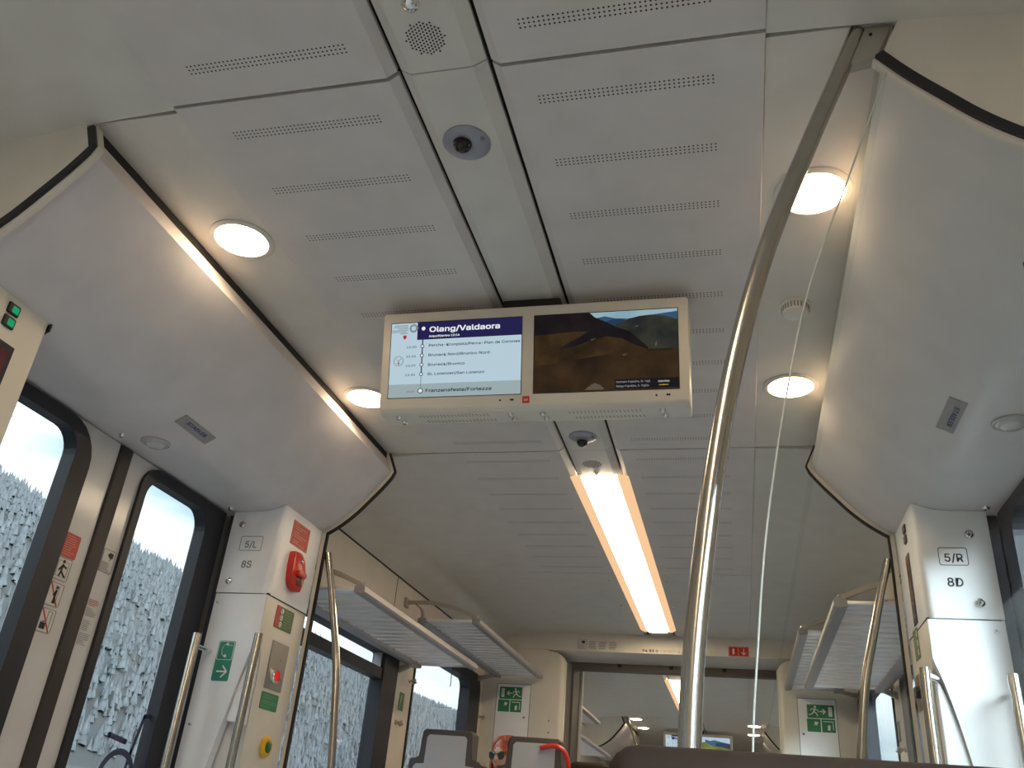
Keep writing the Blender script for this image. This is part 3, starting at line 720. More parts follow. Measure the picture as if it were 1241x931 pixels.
# ------------------------------------------------------------------ hanging passenger screens
def prof_frame(y_top, z_top, y_bot, z_bot):
    v = Vector((0, y_top - y_bot, z_top - z_bot)); return Fr((0, y_bot, z_bot), (1, 0, 0), v), v.length
SCW = emit('screen_pale_blue', (0.46, 0.60, 0.68)); SNAVY = emit('screen_navy', (0.018, 0.016, 0.075)); SGREY = emit('screen_grey', (0.32, 0.40, 0.41))
SWHT = emit('screen_white', (0.75, 0.80, 0.85)); SINK = emit('screen_ink', (0.02, 0.025, 0.04)); SLOGO = emit('screen_logo_grey', (0.20, 0.24, 0.26)); SRED = emit('screen_red', (0.42, 0.03, 0.05))
def hanging_screen(yc, label, far=False):
    yt, zt, yb, zb = yc, 0.97, yc + 0.052, 0.765
    f, H = prof_frame(yt, zt, yb, zb)
    root = thing('passenger_screen', label, 'display screen', (0, yc + 0.06, 0.765), 'twin passenger screens hung from the ceiling')
    m = MB()
    back = 0.085
    pr = [(yt, zt), (yb, zb), (yb + 0.012, zb - 0.006), (yb + 0.072, zb - 0.004), (yb + 0.080, zb + 0.006), (yb + 0.05, zt), ]
    a = [m.b.verts.new((-0.3195, y, z)) for y, z in pr]; c = [m.b.verts.new((0.3265, y, z)) for y, z in pr]
    m.b.faces.new(a); m.b.faces.new(c[::-1]); n = len(pr)
    for i in range(n): m.b.faces.new((a[i], c[i], c[(i + 1) % n], a[(i + 1) % n]))
    bmesh.ops.bevel(m.b, geom=list(m.b.edges), offset=0.004, segments=2, profile=0.5, affect='EDGES')
    build(m, 'housing', DISPB, root, smooth=35)
    m = MB(); m.box(-0.06, 0.064, yc + 0.02, yc + 0.08, zt - 0.002, 1.0, 0.003); build(m, 'ceiling_mount', DARK, root)
    # underside details
    ub = Fr((0, yb, zb - 0.0055), (1, 0, 0), (0, -1, -0.03))
    for x0, x1, v in ((-0.235, -0.08, 0.025), (-0.225, -0.07, 0.052), (0.085, 0.235, 0.025), (0.095, 0.24, 0.052)):
        k = int((x1 - x0) / 0.0075); m = MB()
        for i in range(k):
            for j in (0, 1): m.disc(ub, x0 + (x1 - x0) * i / k + j * 0.001, -v - j * 0.006, 0.0016, -0.002, 0.0012, 6)
        build(m, 'vent_holes', GREYI, root)
    for x in (-0.282, -0.038, 0.030, 0.272):
        for j in (0, 1):
            m = MB(); m.lathe(ub, x + j * 0.004, -0.026 - j * 0.024, [(0.0068, -0.001), (0.0068, 0.003), (0.0045, 0.007), (0, 0.0075)], 16); build(m, 'screw', CHROME, root, smooth=40)
    dd = 0.0
    for u, v in ((-0.054, 0.0115), (-0.0315, 0.012), (-0.0275, 0.012), (0.262, 0.0115), (0.283, 0.012), (0.287, 0.012)): m = MB(); m.disc(f, u, v, 0.0022, -0.001, 0.0006, 10); build(m, 'status_hole', DARK, root)
    m = MB(); m.prism(f, rrect(-0.0075, 0.0075, 0.004, 0.0185, 0.001), -0.001, 0.0008); bd = build(m, 'badge', REDP, root)
    m = MB(); m.text(f, 0, 0.0085, 0.0062, 'rvf', 0, 0.0012, 'CENTER', bold=0.02); build(m, 'lettering', WHITE, bd)
    # left screen: line diagram
    u0, u1, v0, v1 = -0.2995, -0.0115, 0.0240, 0.1878
    w, h = u1 - u0, v1 - v0
    m = MB(); m.ring(f, rrect(u0 - .0016, u1 + .0016, v0 - .0016, v1 + .0016), rrect(u0, u1, v0, v1), -0.002, 0.0004); build(m, 'bezel', BLACK, root)
    Q = lambda a, b: (u0 + w * a, v1 - h * b)
    def poly(mb, pts, d): return mb.prism(f, [Q(*p) for p in pts], -0.0004, d)
    m = MB(); poly(m, [(0, 0), (0, 1), (1, 1), (1, 0)], 0.0006); sl = build(m, 'screen', SCW, root)
    m = MB(); poly(m, [(0.205, 0), (0.205, 0.235), (1, 0.235), (1, 0)], 0.0010); build(m, 'header_band', SNAVY, sl)
    m = MB(); poly(m, [(0, 0.825), (0, 1), (1, 1), (1, 0.825)], 0.0010); build(m, 'footer_band', SGREY, sl)
    D = 0.0014
    def T(mb, a, b, capfrac, txt, width=None, al='LEFT', bold=0.0): mb.text(f, *Q(a, b), h * capfrac, txt, 0, D, al, bold, width=width and w * width)
    m = MB()
    T(m, 0.297, 0.135, 0.092, 'Olang/Valdaora', 0.535, bold=0.022); T(m, 0.297, 0.207, 0.036, 'Ankunft/arrivo 12:14', 0.235, bold=0.02)
    m.disc(f, *Q(0.252, 0.085), 0.0042, 0, D, 20); build(m, 'title_lettering', SWHT, sl)
    m = MB()
    for b, txt, wd_ in ((0.333, 'Percha-Kronplatz/Perca-Plan de Corones', 0.69), (0.463, 'Bruneck Nord/Brunico Nord', 0.465), (0.592, 'Bruneck/Brunico', 0.28), (0.715, 'St. Lorenzen/San Lorenzo', 0.43)):
        T(m, 0.297, b, 0.046, txt, wd_, bold=0.012)
    T(m, 0.287, 0.938, 0.056, 'Franzensfeste/Fortezza', 0.495, bold=0.018)
    for b, txt in ((0.343, '12:20'), (0.468, '12:26'), (0.592, '12:29'), (0.715, '12:36')): T(m, 0.205, b, 0.036, txt, 0.075, 'RIGHT', 0.008)
    T(m, 0.205, 0.935, 0.030, '13:10', 0.06, 'RIGHT')
    m.line(f, Q(0.25, 0.235), Q(0.25, 0.70), 0.0022, 0, D)
    for k in range(6): m.disc(f, *Q(0.25, 0.745 + 0.022 * k), 0.0010, 0, D, 8)
    for b in (0.325, 0.45, 0.574, 0.70): m.annulus(f, *Q(0.25, b), 0.0042, 0.0027, D, D + 0.0006, 20)
    m.annulus(f, *Q(0.25, 0.918), 0.0058, 0.0042, D, D + 0.0006, 24)
    build(m, 'timetable_lettering', SINK, sl)
    m = MB()
    for b, q in ((0.325, .0027), (0.45, .0027), (0.574, .0027), (0.70, .0027), (0.918, .0042)):
        m = MB(); m.disc(f, *Q(0.25, b), q, D, D + 0.0005, 16); build(m, 'stop_marker', SWHT, sl)
    m = MB()
    for k, (a0, a1) in enumerate(((0.025, 0.13), (0.02, 0.13), (0.05, 0.13), (0.005, 0.13), (0.005, 0.12), (0.07, 0.13))): m.line(f, Q(a0, 0.03 + 0.022 * k), Q(a1, 0.03 + 0.022 * k), 0.0013, 0, D)
    c = Q(0.175, 0.075)
    m.annulus(f, *c, 0.0080, 0.0054, 0, D)
    for k in range(12):
        a = 2 * math.pi * k / 12; m.disc(f, c[0] + 0.0086 * math.cos(a), c[1] + 0.0086 * math.sin(a), 0.0016, 0, D, 8)
    m.line(f, Q(0.19, 0.075), Q(0.215, 0.075), 0.0012, 0, D)
    build(m, 'logo', SLOGO, sl); m = MB()
    c = Q(0.068, 0.51); m.annulus(f, *c, 0.0112, 0.0102, 0, D)
    for k in range(12):
        a = 2 * math.pi * k / 12; m.line(f, (c[0] + 0.0095 * math.cos(a), c[1] + 0.0095 * math.sin(a)), (c[0] + 0.0082 * math.cos(a), c[1] + 0.0082 * math.sin(a)), 0.0008, 0, D)
    m.line(f, c, (c[0] - 0.005, c[1] + 0.0035), 0.0013, 0, D); m.line(f, c, (c[0] + 0.0065, c[1] + 0.006), 0.001, 0, D)
    build(m, 'clock_face', SLOGO, sl)
    m = MB(); a = Q(0.108, 0.185); m.prism(f, [(a[0] - .0038, a[1] + .003), (a[0] + .0038, a[1] + .003), (a[0] + .0034, a[1] - .003), (a[0], a[1] - .0062), (a[0] - .0034, a[1] - .003)], 0, D)
    build(m, 'crest', SRED, sl); m = MB()
    m.line(f, c, (c[0] + 0.0005, c[1] - 0.0085), 0.0012, 0, D); m.disc(f, c[0], c[1] - 0.005, 0.002, 0, D, 10); build(m, 'second_hand', SRED, sl)
    # right screen: mountain film
    u0, u1 = 0.0158, 0.3057; w = u1 - u0
    m = MB(); m.ring(f, rrect(u0 - .0016, u1 + .0016, v0 - .0016, v1 + .0016), rrect(u0, u1, v0, v1), -0.002, 0.0004); build(m, 'bezel', BLACK, root)
    Q = lambda a, b: (u0 + w * a, v1 - h * b)
    if far:
        SK, R1, R2, HL_, FG = emit('film_day_sky', (0.42, 0.55, 0.66)), emit('film_blue_ridge', (0.06, 0.12, 0.20)), emit('film_dark_ridge', (0.035, 0.06, 0.09)), emit_noise('film_green_hill', (0.10, 0.13, 0.035), (0.20, 0.22, 0.07), 14), emit_noise('film_meadow', (0.16, 0.16, 0.05), (0.26, 0.25, 0.10), 12)
        L = [(SK, [(0, 0), (0, .5), (1, .5), (1, 0)], 'film_sky'), (R1, [(.2, .12), (.35, .2), (.5, .14), (.7, .22), (1, .3), (1, .6), (.2, .6)], 'film_ridge'), (R2, [(.55, .3), (.7, .26), (1, .34), (1, .75), (.5, .6)], 'film_dark_slope'),
             (HL_, [(0, .3), (.2, .28), (.45, .48), (.75, .5), (1, .62), (1, 1), (0, 1)], 'film_hill'), (FG, [(0, .6), (.3, .55), (.7, .75), (1, .72), (1, 1), (0, 1)], 'film_meadow')]
    else:
        SK, R1, R2 = emit_noise('film_sky', (0.20, 0.36, 0.44), (0.36, 0.47, 0.50), 9), emit('film_far_ridge', (0.035, 0.085, 0.16)), emit('film_middle_ridge', (0.020, 0.042, 0.085))
        HG, HD, FG, FB = emit_noise('film_hill_right', (0.018, 0.020, 0.022), (0.045, 0.045, 0.028), 16), emit_noise('film_dark_mountain', (0.009, 0.007, 0.009), (0.018, 0.014, 0.013), 12), emit_noise('film_brown_slope', (0.022, 0.014, 0.008), (0.060, 0.034, 0.014), 14), emit_noise('film_brown_foreground', (0.018, 0.012, 0.008), (0.048, 0.028, 0.013), 10)
        L = [(SK, [(0, 0), (0, .3), (1, .3), (1, 0)], 'film_sky'), (R1, [(.42, .08), (.5, .055), (.58, .09), (.66, .10), (.8, .07), (1, .035), (1, .3), (.42, .3)], 'film_far_ridge'), (R2, [(.45, .16), (.55, .10), (.62, .095), (.7, .16), (1, .2), (1, .5), (.45, .4)], 'film_middle_ridge'),
             (HG, [(.58, .17), (.68, .10), (.74, .075), (.82, .065), (.92, .09), (1, .14), (1, .65), (.58, .5)], 'film_right_hill'),
             (HD, [(0, 0), (.395, 0), (.43, .06), (.50, .12), (.58, .20), (.68, .27), (.80, .48), (.80, .62), (.4, .5), (0, .4)], 'film_dark_mountain'),
             (FG, [(0, .26), (.15, .25), (.28, .235), (.38, .24), (.33, .30), (.22, .40), (.18, .46), (.30, .42), (.42, .35), (.52, .315), (.62, .35), (.72, .45), (.80, .50), (1, .50), (1, 1), (0, 1)], 'film_slope'),
             (FB, [(0, .66), (.2, .62), (.45, .56), (.7, .52), (1, .54), (1, 1), (0, 1)], 'film_foreground')]
    m = MB(); m.prism(f, [Q(0, 0), Q(0, 1), Q(1, 1), Q(1, 0)], -0.0004, 0.0002); sr = build(m, 'screen', BLACK, root)
    for k, (mt_, pts, nm) in enumerate(L):
        m = MB(); m.prism(f, [Q(*p) for p in pts], 0.0, 0.0004 + 0.00015 * k); build(m, nm, mt_, sr)
    if not far:
        for pts in ([(.36, .985), (.40, .93), (.43, .90), (.47, .93), (.50, .985)], [(.40, .35), (.44, .335), (.41, .36)], [(.62, .56), (.66, .545), (.635, .57)], [(.845, .45), (.855, .40), (.86, .43), (.85, .48)], [(.71, .20), (.735, .195), (.725, .215)]):
            m = MB(); m.prism(f, [Q(*p) for p in pts], 0, 0.0017); build(m, 'film_rock', emit('film_rock', (0.10, 0.085, 0.06)), sr)
        m = MB(); m.prism(f, [Q(.57, .865), Q(.57, .985), Q(1, .985), Q(1, .865)], 0, 0.0019); build(m, 'caption_band', emit('film_caption_band', (0.012, 0.011, 0.012)), sr)
        m = MB(); m.text(f, *Q(.578, .912), h * 0.034, 'Hochalm Fojedöra, St. Vigil', 0, 0.0022, 'LEFT', width=w * 0.23); m.text(f, *Q(.578, .965), h * 0.034, 'Malga Fojedöra, S. Vigilio', 0, 0.0022, 'LEFT', width=w * 0.22)
        m.text(f, *Q(.862, .918), h * 0.032, 'dolomites', 0, 0.0022, 'LEFT', 0.03, width=w * 0.075); build(m, 'caption_lettering', emit('film_caption', (0.35, 0.35, 0.36)), sr)
        m = MB(); m.line(f, Q(.868, .952), Q(.93, .952), 0.0014, 0, 0.0022); m.disc(f, *Q(.90, .950), 0.0014, 0, 0.0022, 8); build(m, 'caption_accent', emit('film_accent', (0.45, 0.30, 0.06)), sr)
    return root
hanging_screen(1.46, 'large twin screen hanging from the near ceiling, showing Olang/Valdaora and a brown mountain film')
hanging_screen(9.0, 'distant twin screen beyond the gangway, showing a green meadow film behind the pole', True)

# ------------------------------------------------------------------ luggage racks
def rack(s, y0, y1, z, xf, xb, nslat, label, full=True):
    X = lambda a, b: sorted((s * a, s * b))
    root = thing('luggage_rack', label, 'luggage rack', (s * (xf + xb) / 2, (y0 + y1) / 2, z), 'luggage racks along the side walls')
    m = MB(); m.extr(mir([(xf, z - 0.010), (xf + 0.006, z - 0.016), (xf + 0.034, z - 0.013), (xf + 0.034, z + 0.004), (xf + 0.012, z + 0.014), (xf + 0.001, z + 0.006)], s), y0, y1)
    build(m, 'front_rail', RACK, root, smooth=25)
    m = MB(); m.box(*X(xb - 0.036, xb + 0.004), y0, y1, z - 0.020, z + 0.006, 0.005); build(m, 'rear_rail', RACK, root, smooth=35)
    for nm, ya, yb in (('near_end_plate', y0, y0 + 0.055), ('far_end_plate', y1 - 0.06, y1)):
        m = MB(); m.box(*X(xf + 0.030, xb - 0.032), ya + 0.001, yb, z - 0.008, z + 0.003, 0.002); build(m, nm, SLAT, root, smooth=35)
    a, b = y0 + 0.068, y1 - 0.072; st = (b - a) / nslat
    m = MB()
    for i in range(nslat): m.box(*X(xf + 0.028, xb - 0.030), a + st * i, a + st * (i + 0.60), z - 0.007, z + 0.000, 0.002, 2)
    build(m, 'slats', SLAT, root)
    for ya in ((y1 - 0.10,) if full else (y1 - 0.10, y0 + 0.10)):
        m = MB(); m.extr(mir([(xb - 0.01, z - 0.018), (WX + 0.002, z - 0.03), (WX + 0.002, z - 0.055), (xb - 0.02, z - 0.03)], s), ya, ya + 0.02); build(m, 'wall_arm', BRACK, root)
    if full:
        m = MB(); ar = catm([(xf + 0.02, z + 0.012), (xf + 0.10, z + 0.045), (xf + 0.19, z + 0.066), (xb - 0.02, z + 0.072), (WX + 0.004, z + 0.070)], 6)
        ar2 = offset_poly(ar, 0.008); A = [(x, q + 0.008) for x, q in ar]; B = [(x, q - 0.006) for x, q in ar]
        pr = A + B[::-1]; m.extr(mir(pr, s), y0 + 0.012, y0 + 0.030)
        bk = build(m, 'bracket_arm', BRACK, root, smooth=30)
        m = MB(); st_ = catm([(WX - 0.045, z + 0.066), (WX - 0.075, z + 0.045), (WX - 0.085, z + 0.015), (WX - 0.080, z - 0.006)], 4)
        m.extr(mir([(x - 0.006, q) for x, q in st_] + [(x + 0.006, q) for x, q in st_[::-1]], s), y0 + 0.012, y0 + 0.030); build(m, 'bracket_strut', BRACK, root, smooth=30)
        m = MB(); m.box(*X(WX - 0.012, WX + 0.002), y0 + 0.004, y0 + 0.038, z + 0.05, z + 0.09, 0.003); build(m, 'wall_bracket', BRACK, root)
        m = MB(); m.tube([(s * (xf + 0.016), y0 + 0.02, z + 0.008), (s * (xf + 0.016), y0 + 0.02, z + 0.022)], 0.0045, 10); build(m, 'bolt', CHROME, root)
    return root
rack(-1, 2.335, 3.58, 0.597, 0.655, 0.935, 17, 'grey slatted luggage rack on the left wall, the nearer and larger one')
rack(-1, 3.44, 4.74, 0.755, 0.622, 0.890, 18, 'grey slatted luggage rack on the left wall, the farther one under the ceiling')
rack(1, 2.365, 3.66, 0.597, 0.644, 0.935, 17, 'grey slatted luggage rack on the right wall, the nearer and larger one')
rack(1, 3.44, 4.74, 0.755, 0.622, 0.890, 18, 'grey slatted luggage rack on the right wall, the farther one half hidden behind the other')
rack(-1, 5.45, 6.66, 0.755, 0.585, 0.86, 20, 'distant luggage rack beyond the gangway on the left, the upper one', False)
rack(-1, 5.75, 7.45, 0.597, 0.610, 0.90, 24, 'distant luggage rack beyond the gangway on the left, the lower one', False)
rack(1, 5.75, 7.45, 0.597, 0.640, 0.90, 24, 'distant luggage rack beyond the gangway on the right', False)

# ------------------------------------------------------------------ cabinets at the far bulkhead
def cabinet(s, label):
    xi = 0.512 if s < 0 else 0.592
    root = thing('end_cabinet', label, 'cabinet', (s * 0.75, BH, FLOOR + 0.15), 'end cabinets beside the gangway')
    xr = xi + 0.09
    pr = [(WX - 0.001, FLOOR + .15), (WX - 0.001, 0.904), (xi + 0.12, 0.904), (xi + 0.05, 0.892), (xi + 0.016, 0.872), (xi, 0.845), (xi, FLOOR + .15)]
    f = front(BH - 0.002)
    m = MB(); m.prism(f, mir(pr, s), -0.05, 0.0)
    es = [e for e in m.b.edges if all(abs(v.co.y - (BH - 0.002)) < 1e-5 and abs(v.co.x) < xi + 0.03 for v in e.verts)]
    bmesh.ops.bevel(m.b, geom=es, offset=0.03, segments=6, profile=0.5, affect='EDGES')
    build(m, 'body', CREAM, root, smooth=35)
    a, b = (-0.887, -0.695) if s < 0 else (0.681, 0.868)
    m = MB(); m.prism(f, [(a, -0.3), (b, -0.3), (b, 0.716), (a, 0.716)], -0.004, 0.0006); build(m, 'door_gap', GREYI, root)
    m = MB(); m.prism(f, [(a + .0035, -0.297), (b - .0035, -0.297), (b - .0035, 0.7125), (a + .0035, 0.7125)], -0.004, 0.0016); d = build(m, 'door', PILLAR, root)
    kx = -0.724 if s < 0 else 0.703
    m = MB(); m.lathe(f, kx, 0.545, [(0.006, 0), (0.006, 0.003), (0.003, 0.004), (0, 0.004)], 14); build(m, 'lock', GREYI, d)
    if s < 0:
        for z in (0.536, 0.478):
            m = MB(); m.disc(f, -0.586, z, 0.005, -0.0, 0.003, 12); build(m, 'screw', GREYI, root)
    return root
cabinet(-1, 'cream cabinet left of the gangway with a narrow door and green escape signs')
cabinet(1, 'cream cabinet right of the gangway with a narrow door and green escape signs')
# ================================================================== SIGNS AND STICKERS
def sticker(name, label, cat, f, u0, u1, v0, v1, base, r=0.003, marks=(), group=None, th=0.0009, d0=-0.0006):
    """marks: list of (material, function(mb, U, V, d)) ; U,V map 0..1 to the sticker (V up)"""
    m = MB(); m.prism(f, rrect(u0, u1, v0, v1, r), d0, th)
    o = build(m, name, base, label=label, cat=cat, group=group)
    Q = lambda a, b: (u0 + (u1 - u0) * a, v0 + (v1 - v0) * b)
    for nm, mt_, fn in marks:
        mb = MB(); fn(mb, f, Q, th + 0.0006); build(mb, nm, mt_, o)
    return o
def lines(rows, w=0.0016, skip=()):
    def fn(mb, f, Q, d):
        for (b, a0, a1) in rows: mb.line(f, Q(a0, b), Q(a1, b), w, 0, d)
    return fn
def outline(w=0.0012, r=0.003, ins=0.04):
    def fn(mb, f, Q, d):
        a = Q(ins, ins); b = Q(1 - ins, 1 - ins); u0, u1 = sorted((a[0], b[0])); v0, v1 = sorted((a[1], b[1]))
        mb.ring(f, rrect(u0, u1, v0, v1, r), rrect(u0 + w, u1 - w, v0 + w, v1 - w, max(r - w, 0.0004)), 0, d)
    return fn
def many(*fns):
    def fn(mb, f, Q, d):
        for g in fns: g(mb, f, Q, d)
    return fn
def L_(a, b, w): return lambda mb, f, Q, d: mb.line(f, Q(*a), Q(*b), w, 0, d)
def D_(a, r): return lambda mb, f, Q, d: mb.disc(f, *Q(*a), r, 0, d, 14)
def PG(pts): return lambda mb, f, Q, d: mb.prism(f, [Q(*p) for p in pts], 0, d)
def TX(a, b, h, t, al='LEFT', bold=0.0, w=None): return lambda mb, f, Q, d: mb.text(f, *Q(a, b), h, t, 0, d, al, bold, width=w)
def rows(b0, b1, n, a0=.1, a1=.9, seed=1):
    R = random.Random(seed); return [(b0 + (b1 - b0) * k / max(n - 1, 1), a0, a0 + (a1 - a0) * R.uniform(.6, 1)) for k in range(n)]

fL = left(-0.80 + 0.0002); fR = right(0.80 - 0.0002)
sticker('notice_sticker', 'red notice sticker above the red emergency handle on the left pillar', 'sticker', fL, 2.108, 2.212, 0.661, 0.729, REDS, 0.002,
        [('print', mat('pale_print', (0.62, 0.33, 0.27), 0.5), many(lines([(.90, .1, .28), (.80, .1, .8), (.70, .1, .5), (.56, .1, .4), (.46, .1, .85), (.36, .1, .6), (.2, .1, .42), (.12, .1, .8)], 0.0016), outline(0.0011, 0.002, 0.02)))])
# emergency handle
root = thing('emergency_brake', 'red emergency brake handle on the left pillar, under the red notice', 'emergency brake', (-0.79, 2.16, 0.545))
m = MB(); m.prism(fL, catm([(2.120, 0.638), (2.128, 0.643), (2.160, 0.640), (2.186, 0.628), (2.194, 0.600), (2.192, 0.55), (2.180, 0.541), (2.165, 0.540), (2.142, 0.545), (2.126, 0.562), (2.118, 0.60), (2.120, 0.638)], 2)[:-1], -0.002, 0.020, 0.006)
hb = build(m, 'housing', REDP, root, smooth=40)
m = MB(); m.prism(fL, [(2.144, 0.582), (2.178, 0.584), (2.182, 0.556), (2.152, 0.553)], 0.019, 0.0212, 0.001); build(m, 'grip_recess', mat('dark_red', (0.10, 0.008, 0.006), 0.5), root, smooth=40)
m = MB(); m.fbox(fL, 2.140, 2.186, 0.578, 0.594, 0.018, 0.032, 0.005); build(m, 'grip', REDP, root, smooth=40)
m = MB(); m.lathe(fL, 2.160, 0.622, [(0.0068, 0.018), (0.0068, 0.0225), (0.005, 0.024), (0.003, 0.0235), (0.003, 0.021), (0, 0.021)], 18); build(m, 'key_lock', CHROME, root, smooth=40)
sticker('notice_sticker', 'olive green and red instruction sticker under the red emergency handle', 'sticker', fL, 2.112, 2.212, 0.432, 0.490, GREENO, 0.003,
        [('red_stripe', REDS, PG([(0, .02), (0, .98), (.22, .98), (.22, .02)])), ('pictogram', WHITE, many(*[many(lambda mb, f, Q, d, b=b: mb.annulus(f, *Q(.32, b), 0.0075, 0.0055, 0, d, 14), L_((.26, b - .1), (.40, b + .09), 0.002), L_((.30, b + .1), (.38, b - .06), 0.0016)) for b in (.8, .5, .2)])),
         ('print', mat('pale_green_print', (0.25, 0.33, 0.18), 0.5), lines(rows(.85, .15, 7, .48, .94, 5), 0.0012))])
root = thing('call_point', 'brushed steel emergency call plate with a red lit button, left pillar', 'call point', (-0.80, 2.17, 0.27))
m = MB(); m.fbox(fL, 2.125, 2.218, 0.279, 0.399, -0.001, 0.003, 0.0012); pl = build(m, 'plate', mat('dull_steel', (0.36, 0.34, 0.32), 0.38, 0.9), root)
m = MB(); m.lathe(fL, 2.158, 0.312, [(0.020, 0), (0.020, 0.012), (0.018, 0.016), (0.014, 0.016), (0.0135, 0.010)], 28); build(m, 'button_collar', CHROME, root, smooth=40)
m = MB(); m.lathe(fL, 2.158, 0.312, [(0.0138, 0.008), (0.0138, 0.012), (0.008, 0.014), (0, 0.0145)], 24); build(m, 'red_button', emit('red_button_lit', (0.62, 0.02, 0.02), 1.0), root, smooth=60)
m = MB(); m.disc(fL, 2.182, 0.356, 0.002, 0, 0.0045, 10); build(m, 'screw', CHROME, root)
m = MB(); m.lathe(fL, 2.196, 0.308, [(0.0045, 0), (0.0045, 0.0055), (0, 0.006)], 12); build(m, 'screw', CHROME, root)
sticker('notice_sticker', 'small green notice sticker directly below the steel call plate', 'sticker', fL, 2.123, 2.216, 0.228, 0.270, GREEN, 0.004,
        [('print', mat('pale_green_print2', (0.16, 0.36, 0.20), 0.5), lines([(.82, .08, .9), (.68, .08, .6), (.48, .08, .9), (.36, .08, .9), (.16, .08, .55)], 0.0011))])
root = thing('door_button', 'round yellow door button with a green centre on the left pillar', 'button', (-0.79, 2.19, 0.118))
m = MB(); m.lathe(fL, 2.194, 0.142, [(0.0265, -0.001), (0.0265, 0.004), (0.024, 0.009), (0.019, 0.011), (0.0145, 0.010)], 32); build(m, 'collar', YELL, root, smooth=40)
m = MB(); m.lathe(fL, 2.194, 0.142, [(0.0148, 0.006), (0.0148, 0.0115), (0.012, 0.013), (0, 0.0132)], 28); build(m, 'push_face', BTNG, root, smooth=50)
# phone and arrow sticker on the pillar front
fp = front(2.05 - 0.0002)
sticker('direction_sticker', 'teal sticker with a white telephone receiver above an arrow, left pillar', 'sticker', fp, -0.909, -0.861, 0.278, 0.378, TEAL, 0.005,
        [('pictogram', WHITE, many(lambda mb, f, Q, d: mb.tube([f.p(*Q(a, b), d * .5) for a, b in ((.52, .93), (.34, .88), (.26, .77), (.34, .65), (.50, .60))], [0.0026, 0.0022, 0.0020, 0.0022, 0.0026], 8, True, 0.3), D_((.54, .915), 0.0038), D_((.52, .62), 0.0038),
          L_((.22, .235), (.80, .235), 0.0036), L_((.52, .38), (.82, .235), 0.0036), L_((.52, .09), (.82, .235), 0.0036), TX(.62, .875, 0.0055, 'SOS'),
          lambda mb, f, Q, d: mb.ring(f, rrect(*[Q(.03, .52)[0], Q(.97, .98)[0], Q(.03, .52)[1], Q(.97, .985)[1]], 0.005), rrect(Q(.03, 0)[0] + .0012, Q(.97, 0)[0] - .0012, Q(0, .52)[1] + .0012, Q(0, .985)[1] - .0012, 0.004), 0, d)))])
# right pillar, aisle face
sticker('notice_sticker', 'olive green instruction sticker below the dark slot on the right pillar', 'sticker', fR, -2.222, -2.165, 0.424, 0.492, GREENO, 0.002,
        [('pictogram', WHITE, many(*[lambda mb, f, Q, d, b=b: mb.annulus(f, *Q(.78, b), 0.0065, 0.0045, 0, d, 14) for b in (.82, .5, .2)])), ('print', mat('pale_green_print', (0.25, 0.33, 0.18)), lines(rows(.85, .15, 7, .08, .58, 8), 0.0012))])
root = thing('call_point', 'narrow steel call plate with a dark button on the right pillar', 'call point', (0.80, 2.22, 0.32))
m = MB(); m.fbox(fR, -2.262, -2.205, 0.318, 0.395, -0.001, 0.003, 0.0012); build(m, 'plate', STEEL, root)
m = MB(); m.lathe(fR, -2.232, 0.358, [(0.014, 0), (0.014, 0.008), (0.011, 0.011), (0, 0.0115)], 24); build(m, 'button', BLACK, root, smooth=40)

# stickers on the left door
fd = left(-DX + 0.0002)
sticker('notice_sticker', 'red notice sticker on the left door, topmost of the four on its leaf', 'sticker', fd, 1.498, 1.546, 0.440, 0.491, REDS, 0.004, [('print', mat('pale_print', (0.62, 0.33, 0.27)), lines(rows(.88, .12, 9, .12, .9, 3), 0.0011))])
def man(pts, w, head, hr): return many(*[L_(a, b, w) for a, b in pts], D_(head, hr))
sticker('pictogram_sticker', 'white pictogram of a person leaning on sliding doors, under the red door notice', 'sticker', fd, 1.4955, 1.5425, 0.390, 0.4385, OFFW, 0.004,
        [('frame', GREYI, many(outline(0.0011, 0.004, 0.02), outline(0.0009, 0.001, 0.16))), ('figure', INK, man([((.50, .72), (.47, .42), ), ((.48, .66), (.75, .58)), ((.48, .66), (.30, .42)), ((.47, .42), (.60, .30)), ((.60, .30), (.78, .18)), ((.47, .42), (.40, .16))], 0.0042, (.50, .83), 0.0038))])
sticker('pictogram_sticker', 'white pictogram with a red bar across a standing person, on the left door', 'sticker', fd, 1.4955, 1.5425, 0.336, 0.3855, OFFW, 0.004,
        [('frame', GREYI, many(outline(0.0011, 0.004, 0.02), L_((.72, .12), (.72, .88), 0.0012), L_((.52, .12), (.52, .88), 0.001))), ('figure', INK, man([((.60, .70), (.58, .40)), ((.58, .40), (.54, .14)), ((.58, .40), (.64, .14)), ((.60, .66), (.46, .45))], 0.0045, (.60, .80), 0.0034)), ('red_bar', REDP, L_((.14, .95), (.86, .05), 0.0028))])
sticker('pictogram_sticker', 'white pictogram with a red bar across a suitcase by a door, lowest on the leaf', 'sticker', fd, 1.4955, 1.5425, 0.282, 0.3315, OFFW, 0.004,
        [('frame', GREYI, many(outline(0.0011, 0.004, 0.02), L_((.55, .25), (.55, .88), 0.0012), L_((.78, .2), (.78, .88), 0.0012), L_((.55, .88), (.78, .88), 0.0012))), ('suitcase', INK, many(PG([(.22, .14), (.56, .14), (.56, .40), (.22, .40)]), L_((.32, .44), (.46, .44), 0.0018))), ('red_bar', REDP, L_((.14, .95), (.86, .05), 0.0028))])
